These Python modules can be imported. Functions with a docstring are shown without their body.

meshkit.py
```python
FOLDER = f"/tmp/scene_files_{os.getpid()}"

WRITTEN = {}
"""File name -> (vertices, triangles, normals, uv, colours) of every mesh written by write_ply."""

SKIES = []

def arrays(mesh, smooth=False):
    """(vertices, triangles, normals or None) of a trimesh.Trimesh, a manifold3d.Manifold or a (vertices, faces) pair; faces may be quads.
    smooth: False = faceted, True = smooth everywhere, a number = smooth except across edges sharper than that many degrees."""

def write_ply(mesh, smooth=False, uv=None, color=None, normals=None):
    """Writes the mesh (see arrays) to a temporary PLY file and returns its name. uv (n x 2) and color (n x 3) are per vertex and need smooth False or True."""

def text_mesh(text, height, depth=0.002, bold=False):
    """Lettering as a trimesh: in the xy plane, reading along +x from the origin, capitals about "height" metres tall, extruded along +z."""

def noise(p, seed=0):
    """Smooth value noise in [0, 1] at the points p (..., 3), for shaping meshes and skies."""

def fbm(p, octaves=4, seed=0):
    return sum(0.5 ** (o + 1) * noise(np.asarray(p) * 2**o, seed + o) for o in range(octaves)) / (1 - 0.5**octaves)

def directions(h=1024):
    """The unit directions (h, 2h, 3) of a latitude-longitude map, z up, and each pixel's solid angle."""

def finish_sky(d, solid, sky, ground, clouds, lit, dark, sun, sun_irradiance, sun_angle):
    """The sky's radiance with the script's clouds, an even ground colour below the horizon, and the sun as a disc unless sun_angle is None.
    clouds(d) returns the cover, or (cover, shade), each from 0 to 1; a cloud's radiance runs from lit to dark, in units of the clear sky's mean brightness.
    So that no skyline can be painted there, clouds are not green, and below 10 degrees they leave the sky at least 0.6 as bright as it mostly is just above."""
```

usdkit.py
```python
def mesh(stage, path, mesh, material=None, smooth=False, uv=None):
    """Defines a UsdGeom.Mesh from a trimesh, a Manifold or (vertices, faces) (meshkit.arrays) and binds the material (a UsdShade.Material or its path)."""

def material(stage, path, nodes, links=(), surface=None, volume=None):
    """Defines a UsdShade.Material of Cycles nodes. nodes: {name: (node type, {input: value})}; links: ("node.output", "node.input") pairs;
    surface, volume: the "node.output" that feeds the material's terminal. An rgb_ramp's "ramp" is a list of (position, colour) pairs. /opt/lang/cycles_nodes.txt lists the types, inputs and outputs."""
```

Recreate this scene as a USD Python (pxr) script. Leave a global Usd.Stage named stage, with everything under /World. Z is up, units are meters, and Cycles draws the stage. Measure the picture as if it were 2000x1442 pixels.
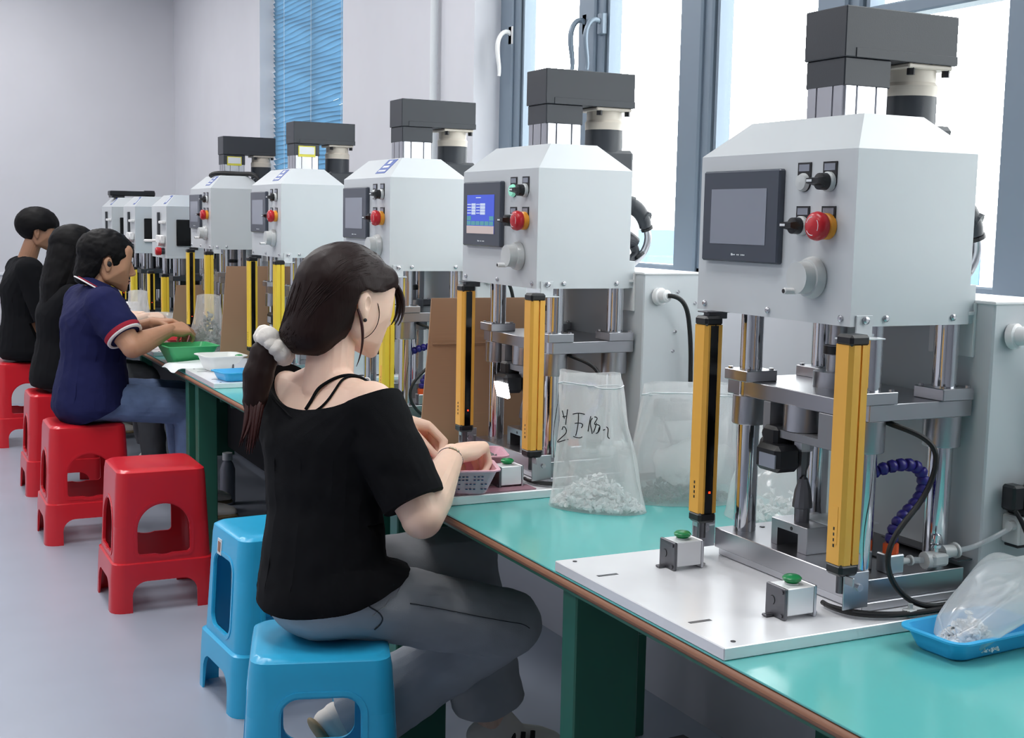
import math, random
import numpy as np, trimesh, shapely, shapely.geometry as sg
import manifold3d as m3
from manifold3d import Manifold
import usdkit, meshkit
from pxr import Usd, UsdGeom, UsdLux, UsdShade, Gf, Sdf, Vt

stage = Usd.Stage.CreateInMemory()
UsdGeom.SetStageUpAxis(stage, UsdGeom.Tokens.z)
UsdGeom.SetStageMetersPerUnit(stage, 1.0)
world = UsdGeom.Xform.Define(stage, '/World')
stage.SetDefaultPrim(world.GetPrim())
rng = np.random.default_rng(7)
random.seed(7)

# ------------------------------------------------------------------ camera
RIGHT, DOWN, FWD = ([0.89744713, -0.44069993, 0.01929291], [-0.03329338, -0.11128064, -0.99323118], [0.43986384, 0.89073014, -0.11454088])
FPX, CAMH = 2507.83, 1.38
cam = UsdGeom.Camera.Define(stage, '/World/camera')
cm = Gf.Matrix4d(*RIGHT, 0, *[-x for x in DOWN], 0, *[-x for x in FWD], 0, 0, 0, CAMH, 1)
cam.AddTransformOp().Set(cm)
cam.CreateHorizontalApertureAttr(36.0); cam.CreateVerticalApertureAttr(36.0 * 1442 / 2000)
cam.CreateFocalLengthAttr(36.0 * FPX / 2000)
cam.CreateClippingRangeAttr(Gf.Vec2f(0.05, 500))
cam.CreateExposureAttr(0.0)

# ------------------------------------------------------------------ sky and room lamps
dome = UsdLux.DomeLight.Define(stage, '/World/sky_light')
dome.CreateIntensityAttr(1.75); dome.CreateColorAttr(Gf.Vec3f(0.965, 0.985, 1.0))
LAMPS = [(x, y) for y in (1.85, 4.3, 6.5, 8.5) for x in (-1.4, 0.6)]
for i, (x, y) in enumerate(LAMPS):
    L = UsdLux.RectLight.Define(stage, '/World/ceiling_lamp%s/light' % ('' if i == 0 else '_%03d' % i))
    L.CreateWidthAttr(0.56); L.CreateHeightAttr(1.16); L.CreateIntensityAttr({1.85: 9.5, 4.3: 13.0}.get(y, 11.5)); L.CreateColorAttr(Gf.Vec3f(1.0, 0.98, 0.97))
    L.AddTranslateOp().Set(Gf.Vec3d(x, y, 3.165))

# ------------------------------------------------------------------ helpers
def lin(c):
    if isinstance(c, str):
        c = [int(c[i:i + 2], 16) / 255 for i in (0, 2, 4)]
    return tuple(x / 12.92 if x <= 0.04045 else ((x + 0.055) / 1.055) ** 2.4 for x in c)

MATS = {}
def mat(name, color, rough=0.5, metal=0.0, spec=0.5, noise=None, bump=None, coat=0.0, emit=0.0, alpha=1.0, trans=0.0, vary=None, sheen=0.0, sss=0.0, aniso=None):
    """Principled material; noise=(scale, amount) mottles the colour, bump=(scale, strength) adds fine relief."""
    c = lin(color)
    p = {"base_color": c, "roughness": rough, "metallic": metal, "specular_ior_level": spec}
    if coat: p["coat_weight"] = coat; p["coat_roughness"] = 0.05
    if emit: p["emission_color"] = c; p["emission_strength"] = emit
    if alpha < 1: p["alpha"] = alpha
    if trans: p["transmission_weight"] = trans
    if sheen: p["sheen_weight"] = sheen
    if sss:
        p["subsurface_weight"] = sss; p["subsurface_scale"] = 0.012; p["subsurface_radius"] = (1, 0.35, 0.2)
    nodes, links = {"p": ("principled_bsdf", p)}, []
    if noise or bump or vary or aniso:
        nodes["tc"] = ("texture_coordinate", {})
    if noise:
        s, a = noise
        nodes["n"] = ("noise_texture", {"scale": float(s), "detail": 4.0, "roughness": 0.6})
        nodes["r"] = ("rgb_ramp", {"ramp": [(0.3, tuple(x * (1 - a) for x in c)), (0.7, tuple(min(1, x * (1 + a)) for x in c))]})
        links += [("tc.object", "n.vector"), ("n.fac", "r.fac"), ("r.color", "p.base_color")]
    if bump:
        nodes["bn"] = ("noise_texture", {"scale": float(bump[0]), "detail": 3.0})
        nodes["b"] = ("bump", {"strength": float(bump[1]), "distance": 0.002})
        links += [("tc.object", "bn.vector"), ("bn.fac", "b.height"), ("b.normal", "p.normal")]
    if aniso:   # brushed / strand relief: noise stretched along one axis
        nodes["mp"] = ("mapping", {"scale": tuple(map(float, aniso[0]))})
        nodes["bn"] = ("noise_texture", {"scale": 1.0, "detail": 2.0})
        nodes["b"] = ("bump", {"strength": float(aniso[1]), "distance": 0.001})
        links += [("tc.object", "mp.vector"), ("mp.vector", "bn.vector"), ("bn.fac", "b.height"), ("b.normal", "p.normal")]
    MATS[name] = usdkit.material(stage, '/World/Looks/' + name, nodes, links, surface="p.BSDF")
    return MATS[name]

USED = {}
def numbered(path):
    n = USED.get(path, 0); USED[path] = n + 1
    return path if n == 0 else '%s_%03d' % (path, n)

def tag(p, label=None, cat=None, group=None, kind=None):
    p = p.GetPrim() if hasattr(p, 'GetPrim') else p
    for k, v in (('label', label), ('category', cat), ('group', group), ('kind', kind)):
        if v: p.SetCustomDataByKey(k, v)
    return p

def thing(name, label, cat, loc=(0, 0, 0), rz=0.0, group=None, kind=None):
    x = UsdGeom.Xform.Define(stage, numbered('/World/' + name))
    x.AddTranslateOp().Set(Gf.Vec3d(*map(float, loc)))
    if rz: x.AddRotateZOp().Set(float(rz))
    tag(x, label, cat, group, kind)
    return str(x.GetPath())

def cat(ms):
    ms = [tm(m) for m in (ms if isinstance(ms, (list, tuple)) else [ms])]
    return ms[0] if len(ms) == 1 else trimesh.util.concatenate(ms)

def tm(m):
    if isinstance(m, Manifold):
        k = m.to_mesh()
        return trimesh.Trimesh(np.array(k.vert_properties[:, :3]), np.array(k.tri_verts), process=False)
    return m

def part(parent, name, mesh, material, smooth=30, label=None, kind=None):
    path = numbered((parent or '/World') + '/' + name)
    usdkit.mesh(stage, path, cat(mesh), MATS[material], smooth=smooth)
    p = stage.GetPrimAtPath(path)
    tag(p, label, None, None, kind)
    return path

def solo(name, mesh, material, label, category, group=None, smooth=30, kind=None):
    p = part(None, name, mesh, material, smooth)
    tag(stage.GetPrimAtPath(p), label, category, group, kind)
    return p

def struct(name, mesh, material, smooth=False, parent=None):
    p = part(parent, name, mesh, material, smooth)
    if parent is None: tag(stage.GetPrimAtPath(p), kind='structure')
    return p

def box(x0, x1, y0, y1, z0, z1, b=0.0):
    """Box with chamfered edges."""
    c = np.array([(x0 + x1) / 2, (y0 + y1) / 2, (z0 + z1) / 2]); h = np.abs([(x1 - x0) / 2, (y1 - y0) / 2, (z1 - z0) / 2])
    if b <= 0:
        m = trimesh.creation.box(2 * h); m.apply_translation(c); return m
    b = min(b, h.min() * 0.49)
    s = np.array([[i, j, k] for i in (-1, 1) for j in (-1, 1) for k in (-1, 1)], float)
    pts = np.vstack([s * (h - b * np.array(e)) for e in ((0, 1, 1), (1, 0, 1), (1, 1, 0))]) + c
    return hull(pts)

def hull(pts):
    return tm(Manifold.hull_points(np.asarray(pts, np.float64)))

def frame_of(d):
    d = np.asarray(d, float); d = d / np.linalg.norm(d)
    a = np.array([0, 0, 1.0]) if abs(d[2]) < 0.9 else np.array([1.0, 0, 0])
    x = np.cross(a, d); x /= np.linalg.norm(x)
    return x, np.cross(d, x), d

def cyl(p0, p1, r, r2=None, n=24, b=0.0):
    """Cylinder or cone from p0 to p1 with an optional chamfer b at both ends."""
    p0, p1 = np.asarray(p0, float), np.asarray(p1, float); r2 = r if r2 is None else r2
    L = np.linalg.norm(p1 - p0); x, y, d = frame_of(p1 - p0)
    prof = [(0, r), (L, r2)] if not b else [(0, r - b), (b, r), (L - b, r2), (L, r2 - b)]
    return loft_rings([p0 + d * t + (np.cos(A) * x + np.sin(A) * y) * rr for t, rr in prof for A in [np.linspace(0, 2 * np.pi, n, endpoint=False)[:, None]]])

def loft_rings(rings, caps=True, closed=True):
    n = len(rings[0]); v = np.vstack(rings); f = []
    for i in range(len(rings) - 1):
        for j in range(n if closed else n - 1):
            a, b = i * n + j, i * n + (j + 1) % n
            f += [(a, b, b + n), (a, b + n, a + n)]
    if caps:
        for i, flip in ((0, True), (len(rings) - 1, False)):
            v = np.vstack([v, rings[i].mean(0)]); c = len(v) - 1
            for j in range(n):
                a, b = i * n + j, i * n + (j + 1) % n
                f.append((b, a, c) if flip else (a, b, c))
    return trimesh.Trimesh(v, np.array(f), process=False)

def smooth_path(pts, n):
    pts = np.asarray(pts, float)
    if len(pts) < 3: return np.array([pts[0] + (pts[-1] - pts[0]) * t for t in np.linspace(0, 1, n)])
    from scipy.interpolate import CubicSpline
    t = np.r_[0, np.cumsum(np.linalg.norm(np.diff(pts, axis=0), axis=1))]
    return CubicSpline(t, pts)(np.linspace(0, t[-1], n))

def tube(pts, r, n=10, sub=0):
    P = smooth_path(pts, sub) if sub else np.asarray(pts, float)
    R = np.full(len(P), r) if np.ndim(r) == 0 else np.interp(np.linspace(0, 1, len(P)), np.linspace(0, 1, len(r)), r)
    T = np.gradient(P, axis=0); T /= np.linalg.norm(T, axis=1)[:, None]
    x, y, _ = frame_of(T[0]); rings = []
    A = np.linspace(0, 2 * np.pi, n, endpoint=False)[:, None]
    for p, t, rr in zip(P, T, R):
        x = x - t * (x @ t); x /= np.linalg.norm(x); y = np.cross(t, x)
        rings.append(p + (np.cos(A) * x + np.sin(A) * y) * rr)
    return loft_rings(rings)

def lathe(prof, org=(0, 0, 0), axis=(0, 0, 1), n=32):
    """prof: (radius, height) pairs from bottom to top."""
    x, y, d = frame_of(axis); org = np.asarray(org, float)
    A = np.linspace(0, 2 * np.pi, n, endpoint=False)[:, None]
    return loft_rings([org + d * z + (np.cos(A) * x + np.sin(A) * y) * max(r, 1e-5) for r, z in prof])

def extr(poly, z0, z1, axis='z', at=0.0):
    """Extrudes a 2-D shapely polygon. axis x: polygon in (y, z); axis y: polygon in (x, z)."""
    polys = getattr(poly, 'geoms', [poly]); out = []
    for g in polys:
        m = trimesh.creation.extrude_polygon(g, z1 - z0, engine='earcut'); m.apply_translation((0, 0, z0)); v = m.vertices
        if axis == 'x': m = trimesh.Trimesh(np.c_[v[:, 2], v[:, 0], v[:, 1]], m.faces, process=False)
        if axis == 'y': m = trimesh.Trimesh(np.c_[v[:, 0], v[:, 2], v[:, 1]], m.faces[:, ::-1], process=False)
        out.append(m)
    return cat(out)

def rrect(x0, x1, y0, y1, r, n=6):
    return sg.box(x0 + r, y0 + r, x1 - r, y1 - r).buffer(r, quad_segs=n)

def man(m):
    m = tm(m)
    return Manifold(m3.Mesh(np.asarray(m.vertices, np.float32), np.asarray(m.faces, np.uint32)))

def moved(m, d):
    m = tm(m).copy(); m.apply_translation(d); return m

def rot(m, axis, deg, about=(0, 0, 0)):
    m = tm(m).copy(); m.apply_transform(trimesh.transformations.rotation_matrix(math.radians(deg), axis, about)); return m

def wob(m, scale, amp, seed=0):
    """Displaces vertices along their normals by smooth noise."""
    m = tm(m).copy(); n = np.array(m.vertex_normals)
    m.vertices = m.vertices + n * ((meshkit.fbm(np.array(m.vertices) * scale, 3, seed) - 0.5) * 2 * amp)[:, None]
    return m

# ------------------------------------------------------------------ materials
mat('wall_paint', 'd6d6dc', 0.75, noise=(3, 0.02))
mat('ceiling_paint', 'e4e4e4', 0.8)
mat('floor_epoxy', 'a5acbb', 0.33, noise=(1.2, 0.06), bump=(40, 0.03))
mat('frame_metal', '808e9c', 0.4, 0.3)
mat('reveal_paint', 'e6e8ee', 0.6)
mat('press_paint', 'cacfd2', 0.32, bump=(300, 0.03), noise=(5, 0.015))
mat('cover_black', '31353b', 0.45, bump=(400, 0.05))
mat('black_plastic', '15161a', 0.38)
mat('rubber_black', '0d0d10', 0.5)
mat('chrome', 'd8dade', 0.1, 1.0)
mat('aluminium', 'c4c5ca', 0.32, 1.0, aniso=((6, 6, 400), 0.04))
mat('steel_plate', 'b2b2b6', 0.3, 1.0, aniso=((200, 8, 200), 0.05))
mat('board_metal', 'f2f3f6', 0.28, 0.18, noise=(4, 0.03))
mat('steel_grey', '8e8f93', 0.42, 0.6)
mat('dark_steel', '6a6a6e', 0.4, 0.9)
mat('curtain_orange', 'f0b24a', 0.38)
mat('curtain_yellow', 'eeca40', 0.35, 0.05)
mat('lens_black', '060607', 0.12)
mat('motor_beige', 'ccc3b6', 0.45)
mat('hmi_bezel', '454b56', 0.3)
mat('hmi_glass', '8b909c', 0.18)
mat('white_plastic', 'e8e8e8', 0.4)
mat('red_plastic', 'c01a26', 0.3)
mat('yellow_ring', 'f0a030', 0.4)
mat('green_plastic', '0f8a4c', 0.3)
mat('lamp_white', 'c8cccc', 0.25)
mat('lamp_green', '8fe0c4', 0.25, emit=0.35)
mat('hose_blue', '2a2178', 0.35)
mat('hose_orange', 'e85a20', 0.4)
mat('clear_tube', 'dfe6ea', 0.15, alpha=0.45)
mat('bench_mat', '62bbb8', 0.18, spec=0.6, noise=(2, 0.04))
mat('bench_wood', '9a6a50', 0.45, aniso=((40, 2, 40), 0.1))
mat('bench_green', '276452', 0.4, noise=(6, 0.05))
mat('bench_dark', '14301f', 0.5)
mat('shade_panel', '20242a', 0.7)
mat('stool_red', 'd0222e', 0.26, noise=(5, 0.03))
mat('stool_blue', '2eb2e2', 0.28, noise=(5, 0.03))
mat('cardboard', 'a88468', 0.85, aniso=((2, 2, 160), 0.25), noise=None)
mat('tray_blue', '38b2ea', 0.35)
mat('tray_pink', 'e8b4c4', 0.4)
mat('tray_red', 'c22230', 0.35)
mat('tray_green', '4cb878', 0.38)
mat('tray_white', 'eef2f0', 0.35)
mat('paper', 'e9eff0', 0.7)
mat('mat_mauve', '9a7480', 0.7)
mat('label_white', 'dfe3e6', 0.5)
mat('sticker_blue', '4a62a8', 0.35)
mat('sticker_ink', '2a3a70', 0.4)
mat('label_yellow', 'd9d24e', 0.45)
mat('screen_blue', '3a50c0', 0.3, emit=0.5)
mat('screen_field', 'b8c4d8', 0.3, emit=0.5)
mat('screen_teal', '4c8f98', 0.3, emit=0.4)
mat('screen_bar', 'b8aaa6', 0.3, emit=0.4)
mat('lit_lamp', 'ffffff', 0.4, emit=4.0)
mat('red_led', 'ff3010', 0.4, emit=3.0)
mat('ink', '101014', 0.6)
mat('granule_white', 'fafafa', 0.4)
mat('granule_grey', '8b9090', 0.45)
mat('granule_green', '5c8c7c', 0.5)
mat('screw', 'c8c8cc', 0.25, 1.0)
mat('cup_green', '9cb84c', 0.5)

def mix_mat(name, fac, a, b, extra=None):
    nodes = {"a": a, "b": b, "m": ("mix_closure", {"fac": fac} if not isinstance(fac, str) else {})}
    links = [("a." + ("BSDF"), "m.closure1"), ("b.BSDF", "m.closure2")]
    if extra: nodes.update(extra[0]); links += extra[1]
    MATS[name] = usdkit.material(stage, '/World/Looks/' + name, nodes, links, surface="m.closure")

mix_mat('window_glass', 0.05, ("transparent_bsdf", {"color": (0.98, 0.99, 0.985)}), ("glossy_bsdf", {"color": (1, 1, 1), "roughness": 0.0}))

def film(name, color, dens, rough=0.15):
    """Thin polythene: mostly see-through, with a milky diffuse and translucent share and a glossy skin."""
    c = lin(color)
    nodes = {"t": ("transparent_bsdf", {"color": (1, 1, 1)}), "d": ("diffuse_bsdf", {"color": c}), "tl": ("translucent_bsdf", {"color": c}),
             "g": ("glossy_bsdf", {"color": (1, 1, 1), "roughness": rough}), "dd": ("mix_closure", {"fac": 0.5}), "m1": ("mix_closure", {"fac": dens}),
             "f": ("layer_weight", {"blend": 0.3}), "k": ("math", {"math_type": "multiply", "value2": 0.35}), "m2": ("mix_closure", {})}
    links = [("d.BSDF", "dd.closure1"), ("tl.BSDF", "dd.closure2"), ("t.BSDF", "m1.closure1"), ("dd.closure", "m1.closure2"), ("m1.closure", "m2.closure1"), ("g.BSDF", "m2.closure2"), ("f.facing", "k.value1"), ("k.value", "m2.fac")]
    MATS[name] = usdkit.material(stage, '/World/Looks/' + name, nodes, links, surface="m2.closure")
film('bag_milky', 'ffffff', 0.48)
film('bag_clear', 'ffffff', 0.30, 0.08)
mix_mat('blind_slat', 0.5, ("diffuse_bsdf", {"color": lin('a4c4d6')}), ("translucent_bsdf", {"color": lin('8cb6d0')}))

# ------------------------------------------------------------------ the room
XW, YB = 2.01, 9.82            # inner face of the window wall, face of the end wall
XL, YF, ZC = -3.6, -3.6, 3.2
OPEN = [(0.2, 4.44), (5.95, 7.43)]
ZS, ZT = 1.225, 2.95
struct('floor', box(XL, XW + 0.2, YF, YB + 0.2, -0.12, 0), 'floor_epoxy')
struct('ceiling', box(XL, XW + 0.2, YF, YB + 0.2, ZC, ZC + 0.1), 'ceiling_paint')
struct('wall_back', box(XL, XW + 0.2, YB, YB + 0.2, 0, ZC), 'wall_paint')
struct('wall_left', box(XL - 0.2, XL, YF, YB, 0, ZC), 'wall_paint')
struct('wall_front', box(XL, XW + 0.2, YF - 0.2, YF, 0, ZC), 'wall_paint')
wr = [box(XW, XW + 0.2, YF, YB, 0, ZS), box(XW, XW + 0.2, YF, YB, ZT, ZC)]
for a, b in ((YF, 0.2), (4.44, 5.95), (7.43, YB)):
    wr.append(box(XW, XW + 0.2, a, b, ZS, ZT))
struct('wall_right', wr, 'wall_paint')
struct('trim_1', box(XL, XW, YB - 0.012, YB, 0.925, 0.945, 0.003), 'reveal_paint')

# window_1: the long run of panes; window_2: the narrow one with the blind
w1 = UsdGeom.Xform.Define(stage, '/World/window_1'); tag(w1, kind='structure')
W1 = '/World/window_1'
def struct_part(parent, name, m, material, smooth=False): return part(parent, name, m, material, smooth)
XG = 2.13
mull = [4.39 - 0.613 * k for k in range(7)]
sill_z = 1.238
part(W1, 'window_frame', [box(XG, XG + 0.07, 0.2, 4.44, ZS, sill_z + 0.02, 0.004), box(XG, XG + 0.07, 0.2, 4.44, ZT - 0.05, ZT, 0.004)], 'frame_metal')
part(W1, 'window_sill', box(XW - 0.02, XG, 0.2, 4.44, ZS - 0.02, ZS + 0.005, 0.004), 'reveal_paint')
for k, yc in enumerate(mull):
    w = 0.085
    part(W1, 'mullion', [box(XG, XG + 0.07, yc - w, yc + w * 0.2, sill_z, ZT - 0.05, 0.006), box(XG - 0.012, XG + 0.05, yc - w * 0.55, yc + w * 0.75, sill_z, ZT - 0.05, 0.006),
                         box(XG + 0.01, XG + 0.055, yc - w * 1.25, yc - w * 1.1, sill_z, ZT - 0.05)], 'frame_metal')
    if k + 1 < len(mull):
        y1, y0 = yc - 0.07, mull[k + 1] + 0.06
        part(W1, 'pane', box(XG + 0.03, XG + 0.036, y0 - 0.02, y1 + 0.02, sill_z + 0.01, ZT - 0.04), 'window_glass')
part(W1, 'transom', box(XG - 0.005, XG + 0.05, mull[4] + 0.05, mull[3] - 0.06, 1.868, 1.90, 0.004), 'frame_metal')
def win_handle(x, y, z, out=0.055, L=0.15):
    return [box(x - 0.012, x + 0.01, y - 0.016, y + 0.016, z - 0.035, z + 0.035, 0.004),
            tube([(x, y, z), (x - out * 0.8, y, z + 0.004), (x - out, y, z - 0.012), (x - out * 1.05, y, z - L * 0.6), (x - out * 0.98, y, z - L)], [0.009, 0.008, 0.009, 0.008, 0.006], 10, 24)]
for yy, zz in ((3.80, 2.03), (3.70, 2.02), (4.36, 2.06)):
    part(W1, 'window_handle', win_handle(XG, yy, zz), 'frame_metal' if yy < 4 else 'white_plastic', 40)

W2 = '/World/window_2'
tag(UsdGeom.Xform.Define(stage, W2), kind='structure')
part(W2, 'window_frame', [box(2.14, 2.2, 5.95, 6.01, ZS, ZT, 0.004), box(2.14, 2.2, 7.37, 7.43, ZS, ZT, 0.004), box(2.14, 2.2, 5.95, 7.43, ZS, ZS + 0.06, 0.004), box(2.14, 2.2, 5.95, 7.43, ZT - 0.06, ZT, 0.004), box(2.14, 2.2, 6.66, 6.72, ZS, ZT, 0.004)], 'frame_metal')
for a, b in ((6.0, 6.67), (6.71, 7.38)):
    part(W2, 'pane', box(2.165, 2.171, a, b, ZS + 0.05, ZT - 0.05), 'window_glass')
part(W2, 'window_sill', box(XW - 0.02, 2.14, 5.95, 7.43, ZS - 0.02, ZS + 0.005, 0.004), 'reveal_paint')
bl = thing('window_blind', 'blue slatted venetian blind hanging in the narrow end window', 'blind', (2.095, 6.69, ZT - 0.03))
def slat(z, k):
    n = 18; ys = np.linspace(-0.736, 0.736, n)
    sag = 0.004 * np.sin(ys * 5 + k * 0.7) + 0.003 * np.sin(ys * 11 + k * 1.3)
    rings = []
    for y, s in zip(ys, sag):
        rings.append(np.array([(-0.007, y, z + s + 0.0125), (0.001, y, z + s + 0.004), (0.007, y, z + s - 0.0125), (0.007, y, z + s - 0.0131), (0.0003, y, z + s + 0.0032), (-0.007, y, z + s + 0.0118)]))
    return loft_rings(rings)
part(bl, 'head_rail', box(-0.02, 0.02, -0.715, 0.715, -0.02, 0.02, 0.003), 'label_white')
for k in range(62):
    part(bl, 'slat', slat(-0.045 - k * 0.0262, k), 'blind_slat', 60)
part(bl, 'bottom_rail', box(-0.012, 0.012, -0.712, 0.712, -1.69, -1.67, 0.003), 'blind_slat')
for y in (-0.5, 0.0, 0.5):
    part(bl, 'ladder_cord', cyl((-0.011, y, -1.67), (-0.011, y, 0), 0.0012, n=6), 'label_white')
solo('wall_conduit', [cyl((1.985, 4.765, 1.25), (1.985, 4.765, 3.19), 0.016, n=16)] + [box(1.975, 2.01, 4.74, 4.79, z, z + 0.018, 0.003) for z in (1.45, 2.35)], 'label_white',
     'thin vertical grey conduit pipe fixed to the wall between the windows', 'pipe')

# outside: pale buildings beyond the glass and the ground they stand on
mat('far_wall', 'f4f5f6', 0.9)
mat('far_glass', '5d7c9c', 0.35)
mat('far_ground', 'b8bcb8', 0.95)
solo('street_ground', box(3.0, 200, -60, 160, -9.2, -9.0), 'far_ground', 'pale paved ground far below outside the windows', 'ground', kind='structure')
def far_building(name, label, loc, size, floors, cols, wl):
    t = thing(name, label, 'building', loc)
    sx, sy, sz = size
    part(t, 'wall', box(0, sx, 0, sy, 0, sz), 'far_wall', False)
    part(t, 'parapet', box(-0.2, sx + 0.2, -0.2, sy + 0.2, sz, sz + 0.4), 'far_wall', False)
    fh = sz / floors; cw = sy / cols
    for i in range(max(0, floors - 3), floors):
        for j in range(cols):
            part(t, 'window', box(-0.06, 0.02, j * cw + cw * 0.1, j * cw + cw * 0.9, i * fh + fh * 0.3, i * fh + fh * 0.75), 'far_glass', False)
far_building('far_building', 'white low block with wide pale windows outside, seen through the middle pane', (34, 46, -9.0), (12, 42, 11.0), 3, 9, 0)
far_building('far_building', 'white block outside, seen through the pane right of the nearest press', (40, 18, -9.0), (12, 24, 10.2), 3, 6, 0)

# ceiling lamp bodies (the lights themselves are set at the top)
for i, (y, x) in enumerate([(b, a) for a, b in LAMPS]):
    nm = '/World/ceiling_lamp%s' % ('' if i == 0 else '_%03d' % i)
    UsdGeom.Xform.Define(stage, nm)
    part(nm, 'lamp_frame', [box(x - 0.31, x - 0.285, y - 0.61, y + 0.61, 3.15, 3.2), box(x + 0.285, x + 0.31, y - 0.61, y + 0.61, 3.15, 3.2), box(x - 0.31, x + 0.31, y - 0.61, y - 0.585, 3.15, 3.2), box(x - 0.31, x + 0.31, y + 0.585, y + 0.61, 3.15, 3.2)], 'white_plastic')
    tag(stage.GetPrimAtPath(nm), '%s flat ceiling lamp of the row on the %s side' % (('nearest', 'second', 'third', 'farthest')[i // 2 % 4], ('left wall', 'bench')[i % 2]), 'ceiling lamp', 'ceiling lamps')

# ------------------------------------------------------------------ benches
XE, ZB = 1.08, 0.75
def bench(y0, y1, legs, label, back=None, ld=0.135):
    t = thing('workbench', label, 'workbench', (XE, y0, 0), group='workbenches in a row')
    L = y1 - y0
    part(t, 'bench_top', box(0.004, 0.76, 0.001, L - 0.001, 0.727, 0.7465, 0.002), 'bench_wood')
    part(t, 'green_mat', box(0.002, 0.76, 0.001, L - 0.001, 0.7465, 0.75, 0.001), 'bench_mat')
    part(t, 'edge_band', tube([(0.006, 0.002, 0.7375), (0.006, L - 0.002, 0.7375)], 0.0085, 12), 'bench_wood')
    part(t, 'bottom_rim', box(0.006, 0.75, 0.001, L - 0.001, 0.722, 0.727), 'bench_green')
    for a in legs:
        part(t, 'leg', [box(0.02, 0.02 + ld, a - 0.026, a + 0.026, 0, 0.722, 0.003)], 'bench_green')
        part(t, 'leg', [box(0.62, 0.74, a - 0.026, a + 0.026, 0, 0.722, 0.003)], 'bench_green')
        part(t, 'cross_brace', box(0.155, 0.62, a - 0.012, a + 0.012, 0.62, 0.69, 0.003), 'bench_green')
    if back:
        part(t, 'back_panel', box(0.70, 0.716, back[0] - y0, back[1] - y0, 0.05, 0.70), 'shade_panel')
bench(0.1, 2.93, [0.2, 1.875, 2.76], 'nearest green-topped workbench, under the blank-screen press and the bags')
bench(2.935, 5.125, [0.07, 2.08], 'second green-topped workbench, beyond the seated woman in front', (4.45, 5.1), 0.075)
bench(5.13, 7.4, [0.06, 2.2], 'third green-topped workbench, where the man in navy works', (5.15, 7.35), 0.075)
bench(7.405, 9.7, [0.06, 2.2], 'farthest green-topped workbench at the end wall', (7.45, 9.65), 0.075)

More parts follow.
